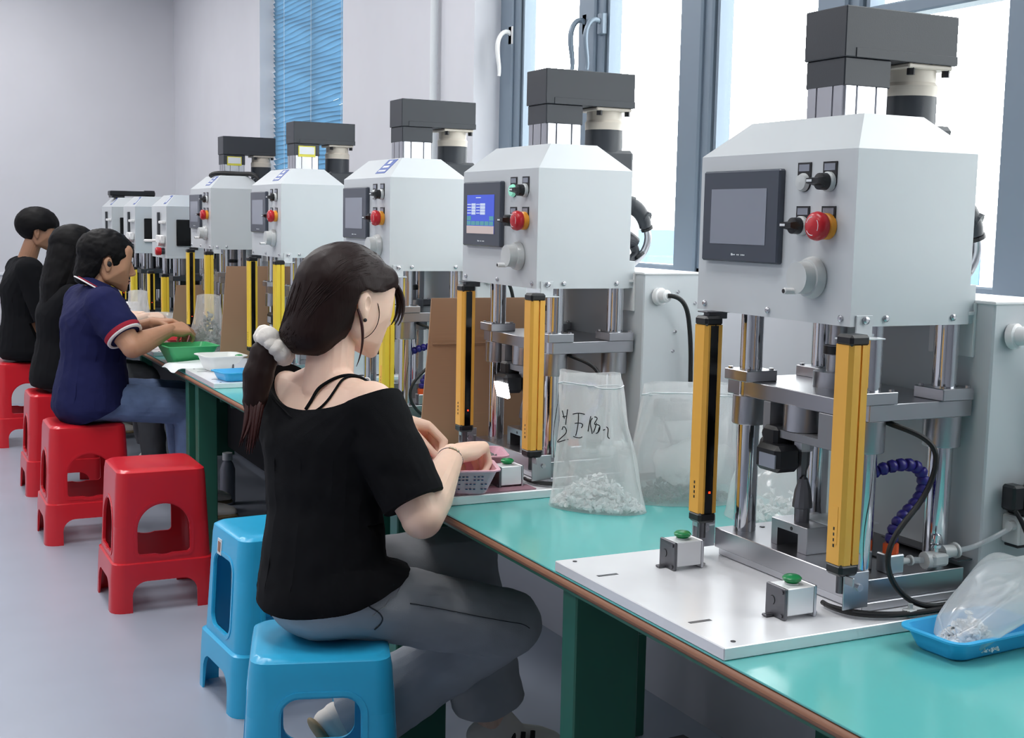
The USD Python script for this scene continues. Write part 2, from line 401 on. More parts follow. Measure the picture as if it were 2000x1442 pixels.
# ------------------------------------------------------------------ plastic stools
def stool_meshes(square=False):
    H_, B, T = 0.495, (0.172 if square else 0.176), (0.146 if square else 0.156)
    def frus(b, t, z0, z1, c):
        pts = []
        for h, z in ((b, z0), (t, z1)):
            for sx in (-1, 1):
                for sy in (-1, 1):
                    for q in np.linspace(0, np.pi / 2, 5):
                        pts.append((sx * (h - c + c * np.cos(q)), sy * (h - c + c * np.sin(q)), z))
        return pts
    top = frus(T, T - 0.004, H_ - 0.03, H_ - 0.008, 0.04) + frus(T - 0.004, T - 0.016, H_ - 0.008, H_, 0.036)
    outer = Manifold.hull_points(np.array(frus(B, T, 0, H_ - 0.03, 0.04) + top))
    foot = Manifold.hull_points(np.array(frus(B + 0.008, B + 0.004, 0, 0.12, 0.045) + frus(B + 0.0, B - 0.010, 0.17, 0.175, 0.04)))
    inner = Manifold.hull_points(np.array(frus(B - 0.008, T - 0.008, -0.01, H_ - 0.012, 0.035)))
    inner2 = Manifold.hull_points(np.array(frus(B + 0.003, B - 0.014, -0.01, 0.17, 0.04)))
    win = sg.box(-0.09, 0.2, 0.09, 0.285).union(sg.Point(0, 0.285).buffer(0.09, quad_segs=14)).buffer(-0.014).buffer(0.014)
    if square: win = rrect(-0.08, 0.08, 0.205, 0.415, 0.036)
    arch = rrect(-0.112, 0.112, -0.08, 0.108, 0.05)
    rim = win.buffer(0.014).difference(win.buffer(0.004))
    s = outer + foot - inner - inner2
    for ax in 'xy':
        s = s - man(extr(win, -0.3, 0.3, ax)) - man(extr(arch, -0.3, 0.3, ax))
    # raised frames around the windows, following the tapered side
    zz = lambda z: B + (T - B) * z / (H_ - 0.03)
    ribs = []
    for k in range(4):
        r = extr(rim, 0, 1, 'x').vertices.copy(); m = extr(rim, 0, 1, 'x')
        v = m.vertices.copy(); v[:, 0] = zz(v[:, 2]) - 0.004 + v[:, 0] * 0.006
        ribs.append(rot(trimesh.Trimesh(v, m.faces, process=False), (0, 0, 1), 90 * k))
    zc = 0.376 if square else 0.298
    dish = man(lathe([(0.0, 0), (0.06, 0.001), (0.10, 0.004), (0.101, 0.02), (0, 0.02)], (0, 0, H_ - 0.004)))
    s = s - dish
    lw = 0.0785 if square else 0.0885
    cutz = lambda a, b: man(box(-0.4, 0.4, -0.4, 0.4, a, b))
    seat = s ^ cutz(zc, 0.6); low = s ^ cutz(-0.1, zc)
    legs = [low ^ man(box(*sorted((sx * lw, sx * 0.4)), *sorted((sy * lw, sy * 0.4)), -0.1, 0.5)) for sx in (-1, 1) for sy in (-1, 1)]
    rails = [low ^ man(b) for b in (box(lw, 0.4, -lw, lw, -0.1, 0.5), box(-0.4, -lw, -lw, lw, -0.1, 0.5), box(-lw, lw, lw, 0.4, -0.1, 0.5), box(-lw, lw, -0.4, -lw, -0.1, 0.5))]
    return seat, legs, rails, ribs
STOOL, STOOL_SQ = stool_meshes(), stool_meshes(True)
def stool(x, y, rz, color, label, sticker=False):
    t = thing('plastic_stool', label, 'stool', (x, y, 0), rz, 'moulded plastic stools')
    seat, legs, rails, ribs = STOOL_SQ if color == 'stool_blue' else STOOL
    part(t, 'seat', seat, color, 35)
    for l in legs: part(t, 'leg', l, color, 35)
    for r in rails: part(t, 'rail', r, color, 35)
    part(t, 'window_rim', ribs, color, 35)
    if sticker:
        m = box(-0.1492, -0.1465, 0.02, 0.055, 0.415, 0.460)
        v = m.vertices.copy(); v[:, 0] += 0.0  - (0.45 - v[:, 2]) * 0.06
        part(t, 'sticker', trimesh.Trimesh(v, m.faces, process=False), 'label_white')
        m2 = box(-0.1500, -0.1488, 0.027, 0.048, 0.423, 0.452); v = m2.vertices.copy(); v[:, 0] -= (0.45 - v[:, 2]) * 0.06
        part(t, 'sticker_print', trimesh.Trimesh(v, m2.faces, process=False), 'bench_wood')
stool(0.865, 4.645, 0, 'stool_red', 'empty bright red plastic stool, nearest of the red ones, with nobody on it')
stool(0.765, 5.69, 0, 'stool_red', 'red plastic stool under the man in the navy polo shirt')
stool(0.79, 6.70, 0, 'stool_red', 'red plastic stool under the long-haired woman, behind the man\'s stool')
stool(0.762, 8.14, 0, 'stool_red', 'farthest red plastic stool at the left edge, under the short-haired person in black')
stool(0.815, 2.545, -17, 'stool_blue', 'bright blue plastic stool that the woman in front sits on')
stool(1.0, 3.56, 4, 'stool_blue', 'bright blue plastic stool with a small sticker, standing empty behind the seated woman', True)

# ------------------------------------------------------------------ mounting boards and presses
def board(y0, label, y1=None, x1=1.83):
    t = thing('mounting_board', label, 'board', (1.082, y0, 0.7505), group='white mounting boards under the presses')
    L = (y1 or y0 + 0.52) - y0
    part(t, 'board_plate', box(0, x1 - 1.082, 0, L, 0, 0.0195, 0.0015), 'board_metal')
    for v in (0.12, L - 0.12):
        part(t, 'slot', rot(box(0.02, 0.06, v - 0.004, v + 0.004, 0.0192, 0.0199), (0, 0, 1), 0), 'dark_steel')
    for u, v in ((0.03, 0.02), (0.03, L - 0.02)):
        part(t, 'screw', cyl((u, v, 0.018), (u, v, 0.0205), 0.004, n=10), 'dark_steel')
    return t

def face_x(m):   # build on the yz plane facing -x
    return m

def oval(v, z, rv, rz_, u0, u1, n=28):
    A = np.linspace(0, 2 * np.pi, n, endpoint=False)
    return loft_rings([np.c_[np.full(n, u), v + rv * np.cos(A), z + rz_ * np.sin(A)] for u in (u0, u1)])

def light_curtain(t, u0, v0, z0, z1, color, lens, side_bracket=None):
    """Square optical guard post: u0, v0 its near-left corner; lens on the face looking at the other post."""
    w = 0.035
    prof = sg.box(0, 0, w, w).difference(sg.box(0.019, -0.01, 0.0225, 0.004)).difference(sg.box(0.019, w - 0.004, 0.0225, w + 0.01)).difference(sg.Polygon([(-.001, -.001), (.007, -.001), (-.001, .007)])) 
    body = moved(extr(prof, z0 + 0.018, z1 - 0.016), (u0, v0, 0))
    lc = part(t, 'light_curtain', body, color, 30)
    part(lc, 'end_cap', box(u0 - 0.0015, u0 + w + 0.0015, v0 - 0.0015, v0 + w + 0.0015, z1 - 0.018, z1, 0.006), 'black_plastic')
    part(lc, 'end_cap', box(u0 - 0.0015, u0 + w + 0.0015, v0 - 0.0015, v0 + w + 0.0015, z0, z0 + 0.02, 0.006), 'black_plastic')
    if lens < 0:
        part(lc, 'lens_strip', box(u0 + 0.010, u0 + 0.026, v0 - 0.0012, v0 + 0.003, z0 + 0.018, z1 - 0.017), 'lens_black')
        part(lc, 'signal_led', box(u0 + 0.017, u0 + 0.021, v0 - 0.002, v0, z0 + 0.055, z0 + 0.059), 'red_led')
    else:
        part(lc, 'lens_strip', box(u0 + 0.010, u0 + 0.026, v0 + w - 0.003, v0 + w + 0.0012, z0 + 0.018, z1 - 0.017), 'lens_black')
    if lens > 0:
        part(lc, 'rating_plate', box(u0 - 0.0005, u0 + 0.001, v0 + 0.012, v0 + 0.024, z0 + 0.05, z0 + 0.11), 'curtain_orange')
    for k in range(4):
        part(lc, 'print_mark', box(u0 - 0.0006, u0 + 0.001, v0 + 0.018, v0 + 0.021, z0 + 0.045 + k * 0.009, z0 + 0.050 + k * 0.009), 'ink')
    # foot bracket
    vb = v0 + w + 0.002 if lens < 0 else v0 + 0.004
    part(lc, 'foot_bracket', [box(u0 + 0.012, u0 + 0.062, vb, vb + 0.003, z0 - 0.055, z0 + 0.004, 0.001), box(u0 + 0.012, u0 + 0.015, vb - 0.02, vb, z0 - 0.012, z0 + 0.002, 0.0008)], 'aluminium')
    part(lc, 'bolt', cyl((u0 + 0.04, vb - 0.006, z0 - 0.02), (u0 + 0.04, vb + 0.001, z0 - 0.02), 0.006, n=6), 'screw')
    part(lc, 'cable_gland', cyl((u0 + w / 2, v0 + w / 2, z0 - 0.03), (u0 + w / 2, v0 + w / 2, z0), 0.008, n=12), 'dark_steel')

def control_row(t, zt, items):
    """legend plates with a lamp, a selector or the emergency stop; items = [(v, kind)]; v is the plate's centre."""
    for v, kind in items:
        lp = part(t, 'legend_plate', [extr(sg.box(v - 0.0165, zt - 0.028, v + 0.0165, zt).union(sg.Point(v, zt - 0.031).buffer(0.0165, quad_segs=10)), -0.002, 0.0005, 'x')], 'black_plastic')
        part(lp, 'legend_card', box(-0.0026, -0.001, v - 0.013, v + 0.013, zt - 0.014, zt - 0.003), 'hmi_glass')
        zc = zt - 0.032
        if kind in ('lamp', 'lamp_lit'):
            part(t, 'indicator_lamp', lathe([(0.0, 0), (0.0150, 0), (0.0150, 0.004), (0.0125, 0.0085), (0.0, 0.010)], (-0.001, v, zc), (-1, 0, 0), 24), 'lamp_green' if kind == 'lamp_lit' else 'lamp_white')
        elif kind == 'selector':
            sw = part(t, 'selector_switch', lathe([(0.0, 0), (0.0160, 0), (0.0160, 0.006), (0.014, 0.009), (0.0, 0.009)], (-0.001, v, zc), (-1, 0, 0), 24), 'lamp_white')
            kn = part(sw, 'switch_knob', [lathe([(0.0, 0), (0.0138, 0), (0.0132, 0.014), (0.0, 0.016)], (-0.009, v, zc), (-1, 0, 0), 20),
                                          hull([(-0.020, v + a_, zc + b_) for a_ in (-0.013, 0.013) for b_ in (-0.007, 0.007)] + [(-0.036, v + a_ * 1.1, zc + b_) for a_ in (-0.012, 0.014) for b_ in (-0.003, 0.005)])], 'black_plastic')
            part(sw, 'switch_mark', box(-0.0368, -0.035, v + 0.001, v + 0.014, zc - 0.001, zc + 0.003), 'label_white')
        else:
            es = part(t, 'emergency_stop', lathe([(0.0, 0.011), (0.0155, 0.011), (0.0215, 0.015), (0.0235, 0.023), (0.0215, 0.030), (0.0155, 0.0335), (0.0, 0.035)], (0, v, zc), (-1, 0, 0), 36), 'red_plastic', 50)
            part(es, 'yellow_collar', lathe([(0.0, 0), (0.021, 0), (0.021, 0.009), (0.017, 0.013), (0.0, 0.013)], (-0.001, v, zc), (-1, 0, 0), 32), 'yellow_ring')
            for a0 in (20, 140, 260):
                A = np.radians(np.linspace(a0, a0 + 70, 8))
                part(es, 'arrow_mark', tube(np.c_[np.full(8, -0.0328), v + 0.0145 * np.cos(A), zc + 0.0145 * np.sin(A)], 0.0012, 6), 'label_white')

def roof_box(u1, v1, z0, z1, zr, ins):
    """Sheet-metal head with a hipped roof and a flat top."""
    h = Manifold.hull_points(np.array([(u, v, z) for u in (0, u1) for v in (0, v1) for z in (z0, z1)] + [(u, v, zr) for u in (ins, u1 - ins) for v in (ins, v1 - ins)]))
    return h

def press(yn, label, screen='off', roof_sticker=False, neck_label=False, color='curtain_orange', full=True, cables=True, work_lit=False):
    t = thing('bench_press', label, 'press machine', (1.36, yn, 0.7702), group='row of bench presses')
    U, V, Z0, Z1, ZR = 0.249, 0.42, 0.455, 0.732, 0.792
    hd = part(t, 'head_cover', roof_box(U, V, Z0, Z1, ZR, 0.062), 'press_paint', 20)
    part(t, 'back_flange', box(U, U + 0.018, 0.004, V - 0.004, Z0, Z0 + 0.065, 0.001), 'press_paint')
    for u in (0.071, 0.214):
        part(hd, 'cover_screw', lathe([(0, 0), (0.0055, 0), (0.0055, 0.003), (0.003, 0.005), (0, 0.005)], (u, 0, Z0 + 0.012), (0, -1, 0), 10), 'screw')
    for v in (0.022, 0.208, 0.395):
        part(hd, 'cover_screw', lathe([(0, 0), (0.0055, 0), (0.0055, 0.003), (0.003, 0.005), (0, 0.005)], (0, v, Z0 + 0.012), (-1, 0, 0), 10), 'screw')
    br = part(t, 'corner_bracket', [box(0.01, 0.043, -0.003, 0, Z0 - 0.016, Z0 + 0.018, 0.001), box(-0.03, 0.043, -0.034, 0, Z0 - 0.018, Z0 - 0.0155, 0.0008)], 'press_paint')
    part(br, 'bolt', lathe([(0, 0), (0.0065, 0), (0.0065, 0.004), (0.003, 0.006), (0, 0.006)], (0.027, -0.003, Z0 + 0.010), (0, -1, 0), 8), 'screw')
    part(t, 'corner_bracket', [box(-0.03, 0.035, 0.345, 0.375, Z0 - 0.0025, Z0, 0.0008), box(-0.02, 0.02, 0.352, 0.37, Z0 - 0.014, Z0 - 0.002, 0.001)], 'dark_steel')
    # touch panel
    hp = part(t, 'touch_panel', box(-0.012, 0.002, 0.176, 0.396, 0.546, 0.705, 0.003), 'hmi_bezel')
    v0, v1, s0, s1 = 0.209, 0.369, 0.577, 0.673
    part(hp, 'screen', box(-0.0128, -0.011, v0, v1, s0, s1), 'screen_blue' if screen == 'on' else 'hmi_glass')
    part(hp, 'maker_mark', [box(-0.0127, -0.0115, 0.300, 0.304, 0.557, 0.561)] + [box(-0.0127, -0.0115, 0.297 - k * 0.004, 0.2995 - k * 0.004, 0.5575, 0.5600) for k in range(9) if k not in (2, 5)], 'label_white')
    if screen == 'on':
        W, Hh = v1 - v0, s1 - s0
        bx = lambda a, b, c, d, m, nm: part(hp, nm, box(-0.0135, -0.0125, v1 - W * b, v1 - W * a, s1 - Hh * d, s1 - Hh * c), m)
        bx(0.0, 1.0, 0.80, 1.0, 'screen_bar', 'status_bar')
        for i in range(4):
            bx(0.18, 0.33, 0.22 + i * 0.075, 0.285 + i * 0.075, 'screen_field', 'value_field'); bx(0.50, 0.68, 0.22 + i * 0.075, 0.285 + i * 0.075, 'screen_field', 'value_field')
            bx(0.02, 0.16, 0.235 + i * 0.075, 0.26 + i * 0.075, 'screen_field', 'caption_line'); bx(0.36, 0.48, 0.235 + i * 0.075, 0.26 + i * 0.075, 'screen_field', 'caption_line')
        for i in range(6): bx(0.01 + i * 0.165, 0.155 + i * 0.165, 0.68, 0.785, 'screen_teal', 'screen_button')
        bx(0.01, 0.16, 0.55, 0.66, 'screen_teal', 'screen_button'); bx(0.84, 0.99, 0.55, 0.66, 'screen_teal', 'screen_button')
        bx(0.34, 0.52, 0.06, 0.085, 'screen_field', 'caption_line')
    control_row(t, 0.7135, [(0.126, 'lamp_lit' if screen == 'on' else 'lamp'), (0.063, 'selector')])
    control_row(t, 0.643, [(0.1255, 'selector'), (0.062, 'stop')])
    # pressure regulating dial with a small crank grip
    dl = part(t, 'dial', [oval(0.0925, 0.528, 0.032, 0.033, 0.0, -0.010), lathe([(0.0, 0), (0.0325, 0.0), (0.0345, 0.004), (0.033, 0.010), (0.030, 0.016), (0.026, 0.017)], (0, 0.0925, 0.528), (-1, 0, 0), 36),
                          hull(np.vstack([[(-0.016, 0.0925 + 0.0265 * math.cos(a), 0.528 + 0.0265 * math.sin(a)) for a in np.linspace(0, 2 * np.pi, 28)], [(-0.036, 0.0925 + 0.0255 * math.cos(a), 0.528 + 0.0255 * math.sin(a)) for a in np.linspace(0, 2 * np.pi, 28)]]))], 'lamp_white', 40)
    part(dl, 'crank_grip', cyl((-0.030, 0.098, 0.506), (-0.052, 0.102, 0.506), 0.005, 0.0055, 12, 0.001), 'white_plastic')
    part(dl, 'crank_cap', cyl((-0.052, 0.102, 0.506), (-0.0535, 0.1022, 0.506), 0.0035, n=10), 'black_plastic')
    # cylinder on the roof, belt cover and servo motor
    cu, cv, hw = 0.148, 0.207, 0.049
    prof = sg.box(-hw, -hw, hw, hw)
    for s in (-1, 1):
        for q in (-0.021, 0.021):
            prof = prof.difference(sg.box(q - 0.002, s * hw - 0.004, q + 0.002, s * hw + 0.004)).difference(sg.box(s * hw - 0.004, q - 0.002, s * hw + 0.004, q + 0.002))
    prof = prof.intersection(prof.envelope.buffer(-0.006).buffer(0.006))
    part(t, 'cylinder', moved(extr(prof, ZR - 0.03, 0.848), (cu, cv, 0)), 'aluminium', 30)
    part(t, 'cylinder_head', box(cu - hw - 0.001, cu + hw + 0.002, cv - hw - 0.001, cv + hw + 0.001, 0.846, 0.8935, 0.002), 'cover_black')
    bc = part(t, 'belt_cover', box(cu - hw - 0.004, cu + 0.196, cv - hw - 0.004, cv + hw + 0.004, 0.8935, 0.977, 0.0015), 'cover_black')
    part(bc, 'cover_lip', box(cu - 0.03, cu + 0.1965, cv - hw - 0.0055, cv - hw - 0.003, 0.8935, 0.9095, 0.0008), 'cover_black')
    mu, mr = 0.288, 0.047
    mt = part(t, 'servo_motor', lathe([(0, 0.0), (mr, 0.0), (mr, 0.082), (0, 0.082)], (mu, cv, 0.758), (0, 0, 1), 36), 'cover_black')
    part(mt, 'gearbox', lathe([(0, 0), (mr, 0), (mr + 0.001, 0.018), (mr - 0.003, 0.024), (mr - 0.003, 0.048), (mr - 0.002, 0.05), (0, 0.05)], (mu, cv, 0.84), (0, 0, 1), 36), 'motor_beige')
    part(mt, 'motor_flange', box(mu - 0.050, mu + 0.050, cv - 0.050, cv + 0.050, 0.885, 0.8935, 0.004), 'motor_beige')
    for a in (-0.038, 0.042):
        part(mt, 'flange_bolt', cyl((mu + a, cv - 0.042, 0.874), (mu + a, cv - 0.042, 0.886), 0.007, n=6), 'black_plastic')
    part(mt, 'motor_body', box(mu - 0.046, mu + 0.062, cv - 0.05, cv + 0.05, 0.66, 0.79, 0.008), 'cover_black')
    part(t, 'motor_arm', box(U - 0.02, mu + 0.02, cv - 0.03, cv + 0.03, 0.62, 0.67, 0.004), 'press_paint')
    if roof_sticker:
        sl = lambda u, v, o: np.array((0.0625 * u, v, Z1 + 0.0605 * u)) + np.array((-0.697, 0, 0.717)) * o
        def patch(u0, u1, va, vb, o): return hull([sl(u, v, oo) for u in (u0, u1) for v in (va, vb) for oo in (0, o)])
        st = part(t, 'roof_sticker', patch(0.22, 0.93, 0.085, 0.165, 0.001), 'sticker_blue')
        part(st, 'sticker_print', [patch(0.30, 0.38, 0.095, 0.155, 0.0016), patch(0.5, 0.6, 0.10, 0.15, 0.0016), patch(0.7, 0.86, 0.115, 0.14, 0.0016)], 'label_white')
    if neck_label:
        part(t, 'yellow_label', [box(cu - 0.034, cu + 0.034, cv - hw - 0.003, cv - hw - 0.001, 0.842, 0.884)], 'label_yellow')
        part(t, 'label_card', [box(cu - 0.030, cu + 0.030, cv - hw - 0.0036, cv - hw - 0.0028, 0.852, 0.880)], 'label_white')
    # guide posts, base, sliding plate
    PU, PV = (0.062, 0.226), (0.022, 0.332)
    for u in PU:
        for v in PV:
            part(t, 'guide_post', cyl((u, v, 0.05), (u, v, Z0 + 0.002), 0.0205, n=32), 'chrome', 40)
    part(t, 'base_plate', box(0.02, 0.247, -0.025, 0.366, 0.0145, 0.051, 0.0012), 'steel_plate')
    part(t, 'base_foot', box(0.026, 0.250, -0.03, 0.36, 0.0008, 0.0145, 0.001), 'aluminium')
    for u in (0.105, 0.16):
        part(t, 'base_screw', cyl((u, 0.335, 0.05), (u, 0.335, 0.0525), 0.005, n=10), 'dark_steel')
    part(t, 'sliding_plate', box(0.043, 0.263, -0.006, 0.375, 0.302, 0.330, 0.0012), 'steel_plate')
    for u in PU:
        for v in PV:
            fl = part(t, 'post_flange', box(u - 0.034, u + 0.034, v - 0.034, v + 0.034, 0.330, 0.350, 0.0012), 'steel_plate')
            for a, b in ((-0.026, -0.026), (-0.026, 0.026), (0.026, -0.026), (0.026, 0.026)): part(fl, 'flange_screw', cyl((u + a, v + b, 0.349), (u + a, v + b, 0.3535), 0.0045, n=8), 'screw')
            part(t, 'bushing', lathe([(0.0295, 0), (0.031, 0.002), (0.031, 0.052), (0, 0.052), (0, 0.0)], (u, v, 0.250), (0, 0, 1), 28), 'steel_plate', 40)
    ax, av = 0.148, 0.20
    part(t, 'ram', lathe([(0, 0), (0.040, 0), (0.040, 0.028), (0.018, 0.028), (0.018, 0.058), (0.0235, 0.058), (0.0235, 0.074), (0.0155, 0.074), (0.0155, 0.128), (0, 0.128)], (ax, av, 0.330), (0, 0, 1), 28), 'steel_plate', 30)
    part(t, 'ram_collar', lathe([(0.0185, 0), (0.0245, 0.002), (0.0245, 0.016), (0.0185, 0.018)], (ax, av, 0.387), (0, 0, 1), 24), 'black_plastic')
    yoke = man(box(0.04, 0.115, 0.075, 0.262, 0.243, 0.302, 0.0008)) - man(box(0, 0.3, 0.112, 0.242, 0.257, 0.31))
    part(t, 'tool_yoke', yoke, 'steel_grey')
    tx, tv = 0.075, 0.192
    part(t, 'load_cell', lathe([(0, 0), (0.036, 0), (0.036, 0.046), (0, 0.046)], (tx, tv, 0.258), (0, 0, 1), 32), 'steel_plate', 40)
    part(t, 'tool_chuck', lathe([(0, 0), (0.016, 0), (0.019, 0.004), (0.019, 0.02), (0.014, 0.021), (0, 0.021)], (tx, tv, 0.222), (0, 0, 1), 8), 'aluminium')
    part(t, 'tool_bit', lathe([(0.0, 0), (0.006, 0.0), (0.0078, 0.03), (0.009, 0.05), (0.0125, 0.06), (0.0125, 0.085), (0, 0.085)], (tx, tv, 0.138), (0, 0, 1), 8), 'dark_steel', 30)
    # fixture block with its through window, and the pointed die on it
    fu, fv = 0.046, 0.135
    fx = man(box(fu, fu + 0.10, fv, fv + 0.098, 0.051, 0.098, 0.001)) - man(box(fu - 0.01, fu + 0.2, fv + 0.024, fv + 0.08, 0.045, 0.083))
    fb = part(t, 'fixture_block', fx, 'steel_plate')
    part(fb, 'block_screw', cyl((fu - 0.0005, fv + 0.042, 0.089), (fu + 0.002, fv + 0.042, 0.089), 0.0035, n=8), 'black_plastic')
    part(t, 'die', lathe([(0, 0), (0.013, 0), (0.0135, 0.024), (0.0175, 0.026), (0.0175, 0.032), (0.0145, 0.056), (0.008, 0.076), (0.003, 0.081), (0, 0.0815)], (tx - 0.002, tv - 0.008, 0.0978), (0, 0, 1), 12), 'dark_steel', 25)
    part(t, 'clear_guard', box(fu + 0.045, fu + 0.14, fv - 0.02, fv + 0.075, 0.0985, 0.1005), 'clear_tube')
    # work lamp beside the yoke
    lo = 0.05
    wl = part(t, 'work_lamp', [box(0.012, 0.065, 0.232 - lo, 0.297 - lo, 0.186, 0.233, 0.008), box(0.03, 0.085, 0.262 - lo, 0.302 - lo, 0.215, 0.262, 0.006), cyl((0.05, 0.297 - lo, 0.225), (0.05, 0.312 - lo, 0.225), 0.016, n=12), cyl((0.05, 0.300 - lo, 0.245), (0.05, 0.311 - lo, 0.245), 0.012, n=12)], 'black_plastic')
    if work_lit:
        part(wl, 'lamp_glass', hull([(u, v - lo, z) for v in (0.215, 0.275) for u, z in ((0.002, 0.214), (0.012, 0.176), (0.0125, 0.214), (0.02, 0.178))]), 'lit_lamp')
    else:
        part(wl, 'lamp_glass', hull([(u, v - lo, z) for v in (0.236, 0.28) for z in (0.194, 0.218) for u in (0.0105, 0.013)]), 'hmi_glass')
    # light curtains at the front corners
    light_curtain(t, -0.035, -0.046, 0.068, 0.447, color, 1)
    light_curtain(t, -0.035, 0.338, 0.068, 0.447, color, -1)
    # rear control cabinet
    cab = part(t, 'control_cabinet', box(0.268, 0.44, -0.037, 0.42, 0.004, 0.492, 0.003), 'press_paint')
    part(cab, 'cabinet_lid', box(0.265, 0.444, -0.04, 0.423, 0.489, 0.4945, 0.0015), 'white_plastic')
    for u, z in ((0.365, 0.448), (0.36, 0.352), (0.355, 0.305), (0.415, 0.42)): part(cab, 'cabinet_screw', lathe([(0, 0), (0.005, 0), (0.003, 0.004), (0, 0.004)], (u, -0.037, z), (0, -1, 0), 8), 'screw')
    if full:
        part(cab, 'cable_gland', lathe([(0, 0), (0.021, 0), (0.021, 0.012), (0.016, 0.014), (0.015, 0.03), (0.010, 0.034), (0, 0.034)], (0.308, -0.037, 0.437), (0.25, -1, 0.1), 18), 'white_plastic')
        part(cab, 'power_cable', tube([(0.315, -0.07, 0.441), (0.345, -0.083, 0.43), (0.372, -0.078, 0.375), (0.385, -0.07, 0.30), (0.39, -0.066, 0.22)], 0.0055, 10, 40), 'rubber_black')
    part(t, 'cabinet_bracket', [box(0.249, 0.262, 0.0, 0.10, 0.470, 0.476), box(0.262, 0.268, 0.0, 0.1, 0.40, 0.49, 0.001), box(0.27, 0.30, 0.01, 0.09, 0.44, 0.447)], 'white_plastic')
    if cables:
        # motor connectors and corrugated conduits looping from the head to the cabinet
        cn = part(t, 'motor_connector', [tube([(0.27, 0.12, 0.655), (0.325, 0.10, 0.645), (0.35, 0.095, 0.60)], [0.021, 0.02, 0.015], 14, 12), cyl((0.30, 0.108, 0.655), (0.315, 0.101, 0.650), 0.025, n=14), cyl((0.338, 0.105, 0.632), (0.35, 0.085, 0.622), 0.016, n=10),
                                         tube([(0.26, 0.14, 0.565), (0.29, 0.13, 0.575), (0.34, 0.125, 0.56)], [0.012, 0.024, 0.016], 12, 10)], 'cover_black')
        part(t, 'conduit', tube([(0.347, 0.095, 0.605), (0.360, 0.10, 0.565), (0.343, 0.11, 0.525), (0.317, 0.115, 0.50), (0.312, 0.115, 0.47)], 0.009, 12, 40), 'aluminium')
        part(t, 'conduit', tube([(0.331, 0.12, 0.555), (0.335, 0.118, 0.53), (0.313, 0.11, 0.515), (0.301, 0.105, 0.48), (0.302, 0.1, 0.455)], 0.011, 12, 40), 'cover_black')
        part(t, 'cable_tie', cyl((0.339, 0.108, 0.533), (0.343, 0.106, 0.527), 0.0155, n=12), 'black_plastic'); part(t, 'cable_tie', cyl((0.352, 0.094, 0.60), (0.355, 0.094, 0.594), 0.0155, n=12), 'black_plastic')
    # segmented coolant hose with its block and fittings
    if full:
        bu, bv = 0.108, 0.0
        part(t, 'hose_block', box(bu - 0.016, bu + 0.016, bv - 0.016, bv + 0.016, 0.051, 0.083, 0.002), 'aluminium')
        P = smooth_path([(bu, bv, 0.098), (bu + 0.006, bv, 0.125), (bu + 0.04, bv + 0.003, 0.152), (bu + 0.068, bv + 0.006, 0.182), (bu + 0.066, bv + 0.01, 0.212), (bu + 0.03, bv + 0.014, 0.225), (bu - 0.008, bv + 0.03, 0.215), (bu - 0.03, bv + 0.06, 0.198)], 19)
        ho = part(t, 'coolant_hose', cyl((bu, bv, 0.082), (bu, bv, 0.099), 0.013, n=6), 'hose_orange')
        for a, b in zip(P[:-1], P[1:]):
            L = np.linalg.norm(b - a)
            part(ho, 'hose_segment', lathe([(0.004, 0), (0.0078, L * 0.1), (0.0112, L * 0.5), (0.0102, L * 0.95), (0.008, L * 1.05), (0, L * 1.05)], a, b - a, 12), 'hose_blue', 50)
        part(t, 'pipe_fitting', [cyl((bu + 0.016, bv - 0.004, 0.068), (bu + 0.035, bv - 0.006, 0.068), 0.007, 0.005, 12), cyl((bu + 0.035, bv - 0.006, 0.068), (bu + 0.039, bv - 0.006, 0.068), 0.009, n=12)], 'lamp_white')
        part(t, 'clear_pipe', cyl((bu + 0.039, bv - 0.006, 0.068), (bu + 0.066, bv - 0.008, 0.066), 0.0055, n=10), 'clear_tube')
        vf = part(t, 'flow_valve', [cyl((bu + 0.062, bv - 0.012, 0.067), (bu + 0.085, bv - 0.014, 0.067), 0.0145, n=14), box(bu + 0.068, bu + 0.102, bv - 0.03, bv - 0.005, 0.058, 0.079, 0.004), cyl((bu + 0.098, bv - 0.016, 0.078), (bu + 0.12, bv - 0.02, 0.08), 0.012, 0.010, 14), cyl((bu + 0.12, bv - 0.02, 0.08), (bu + 0.124, bv - 0.02, 0.0805), 0.0135, n=14)], 'lamp_white')
        part(vf, 'valve_screw', lathe([(0, 0), (0.005, 0), (0.005, 0.008), (0.010, 0.010), (0.010, 0.015), (0.005, 0.017), (0.005, 0.024), (0.0075, 0.024), (0.0075, 0.031), (0, 0.033)], (bu + 0.084, bv - 0.015, 0.078), (0, 0, 1), 14), 'chrome')
        part(t, 'feed_tube', tube([(bu + 0.122, bv - 0.02, 0.08), (bu + 0.16, bv - 0.035, 0.09), (bu + 0.19, bv - 0.055, 0.112), (bu + 0.213, bv - 0.062, 0.124)], 0.0045, 10, 30), 'clear_tube')
        va = part(t, 'air_valve', [box(bu + 0.205, bu + 0.28, bv - 0.075, bv - 0.037, 0.092, 0.14, 0.003), cyl((bu + 0.195, bv - 0.062, 0.124), (bu + 0.212, bv - 0.062, 0.124), 0.0085, n=12)], 'lamp_white')
        part(va, 'valve_foot', box(bu + 0.21, bu + 0.28, bv - 0.07, bv - 0.04, 0.086, 0.093, 0.002), 'black_plastic'); part(va, 'valve_coil', [box(bu + 0.215, bu + 0.29, bv - 0.078, bv - 0.037, 0.14, 0.185, 0.003), box(bu + 0.19, bu + 0.216, bv - 0.074, bv - 0.045, 0.15, 0.193, 0.004), box(bu + 0.235, bu + 0.26, bv - 0.07, bv - 0.05, 0.184, 0.194, 0.002)], 'black_plastic')
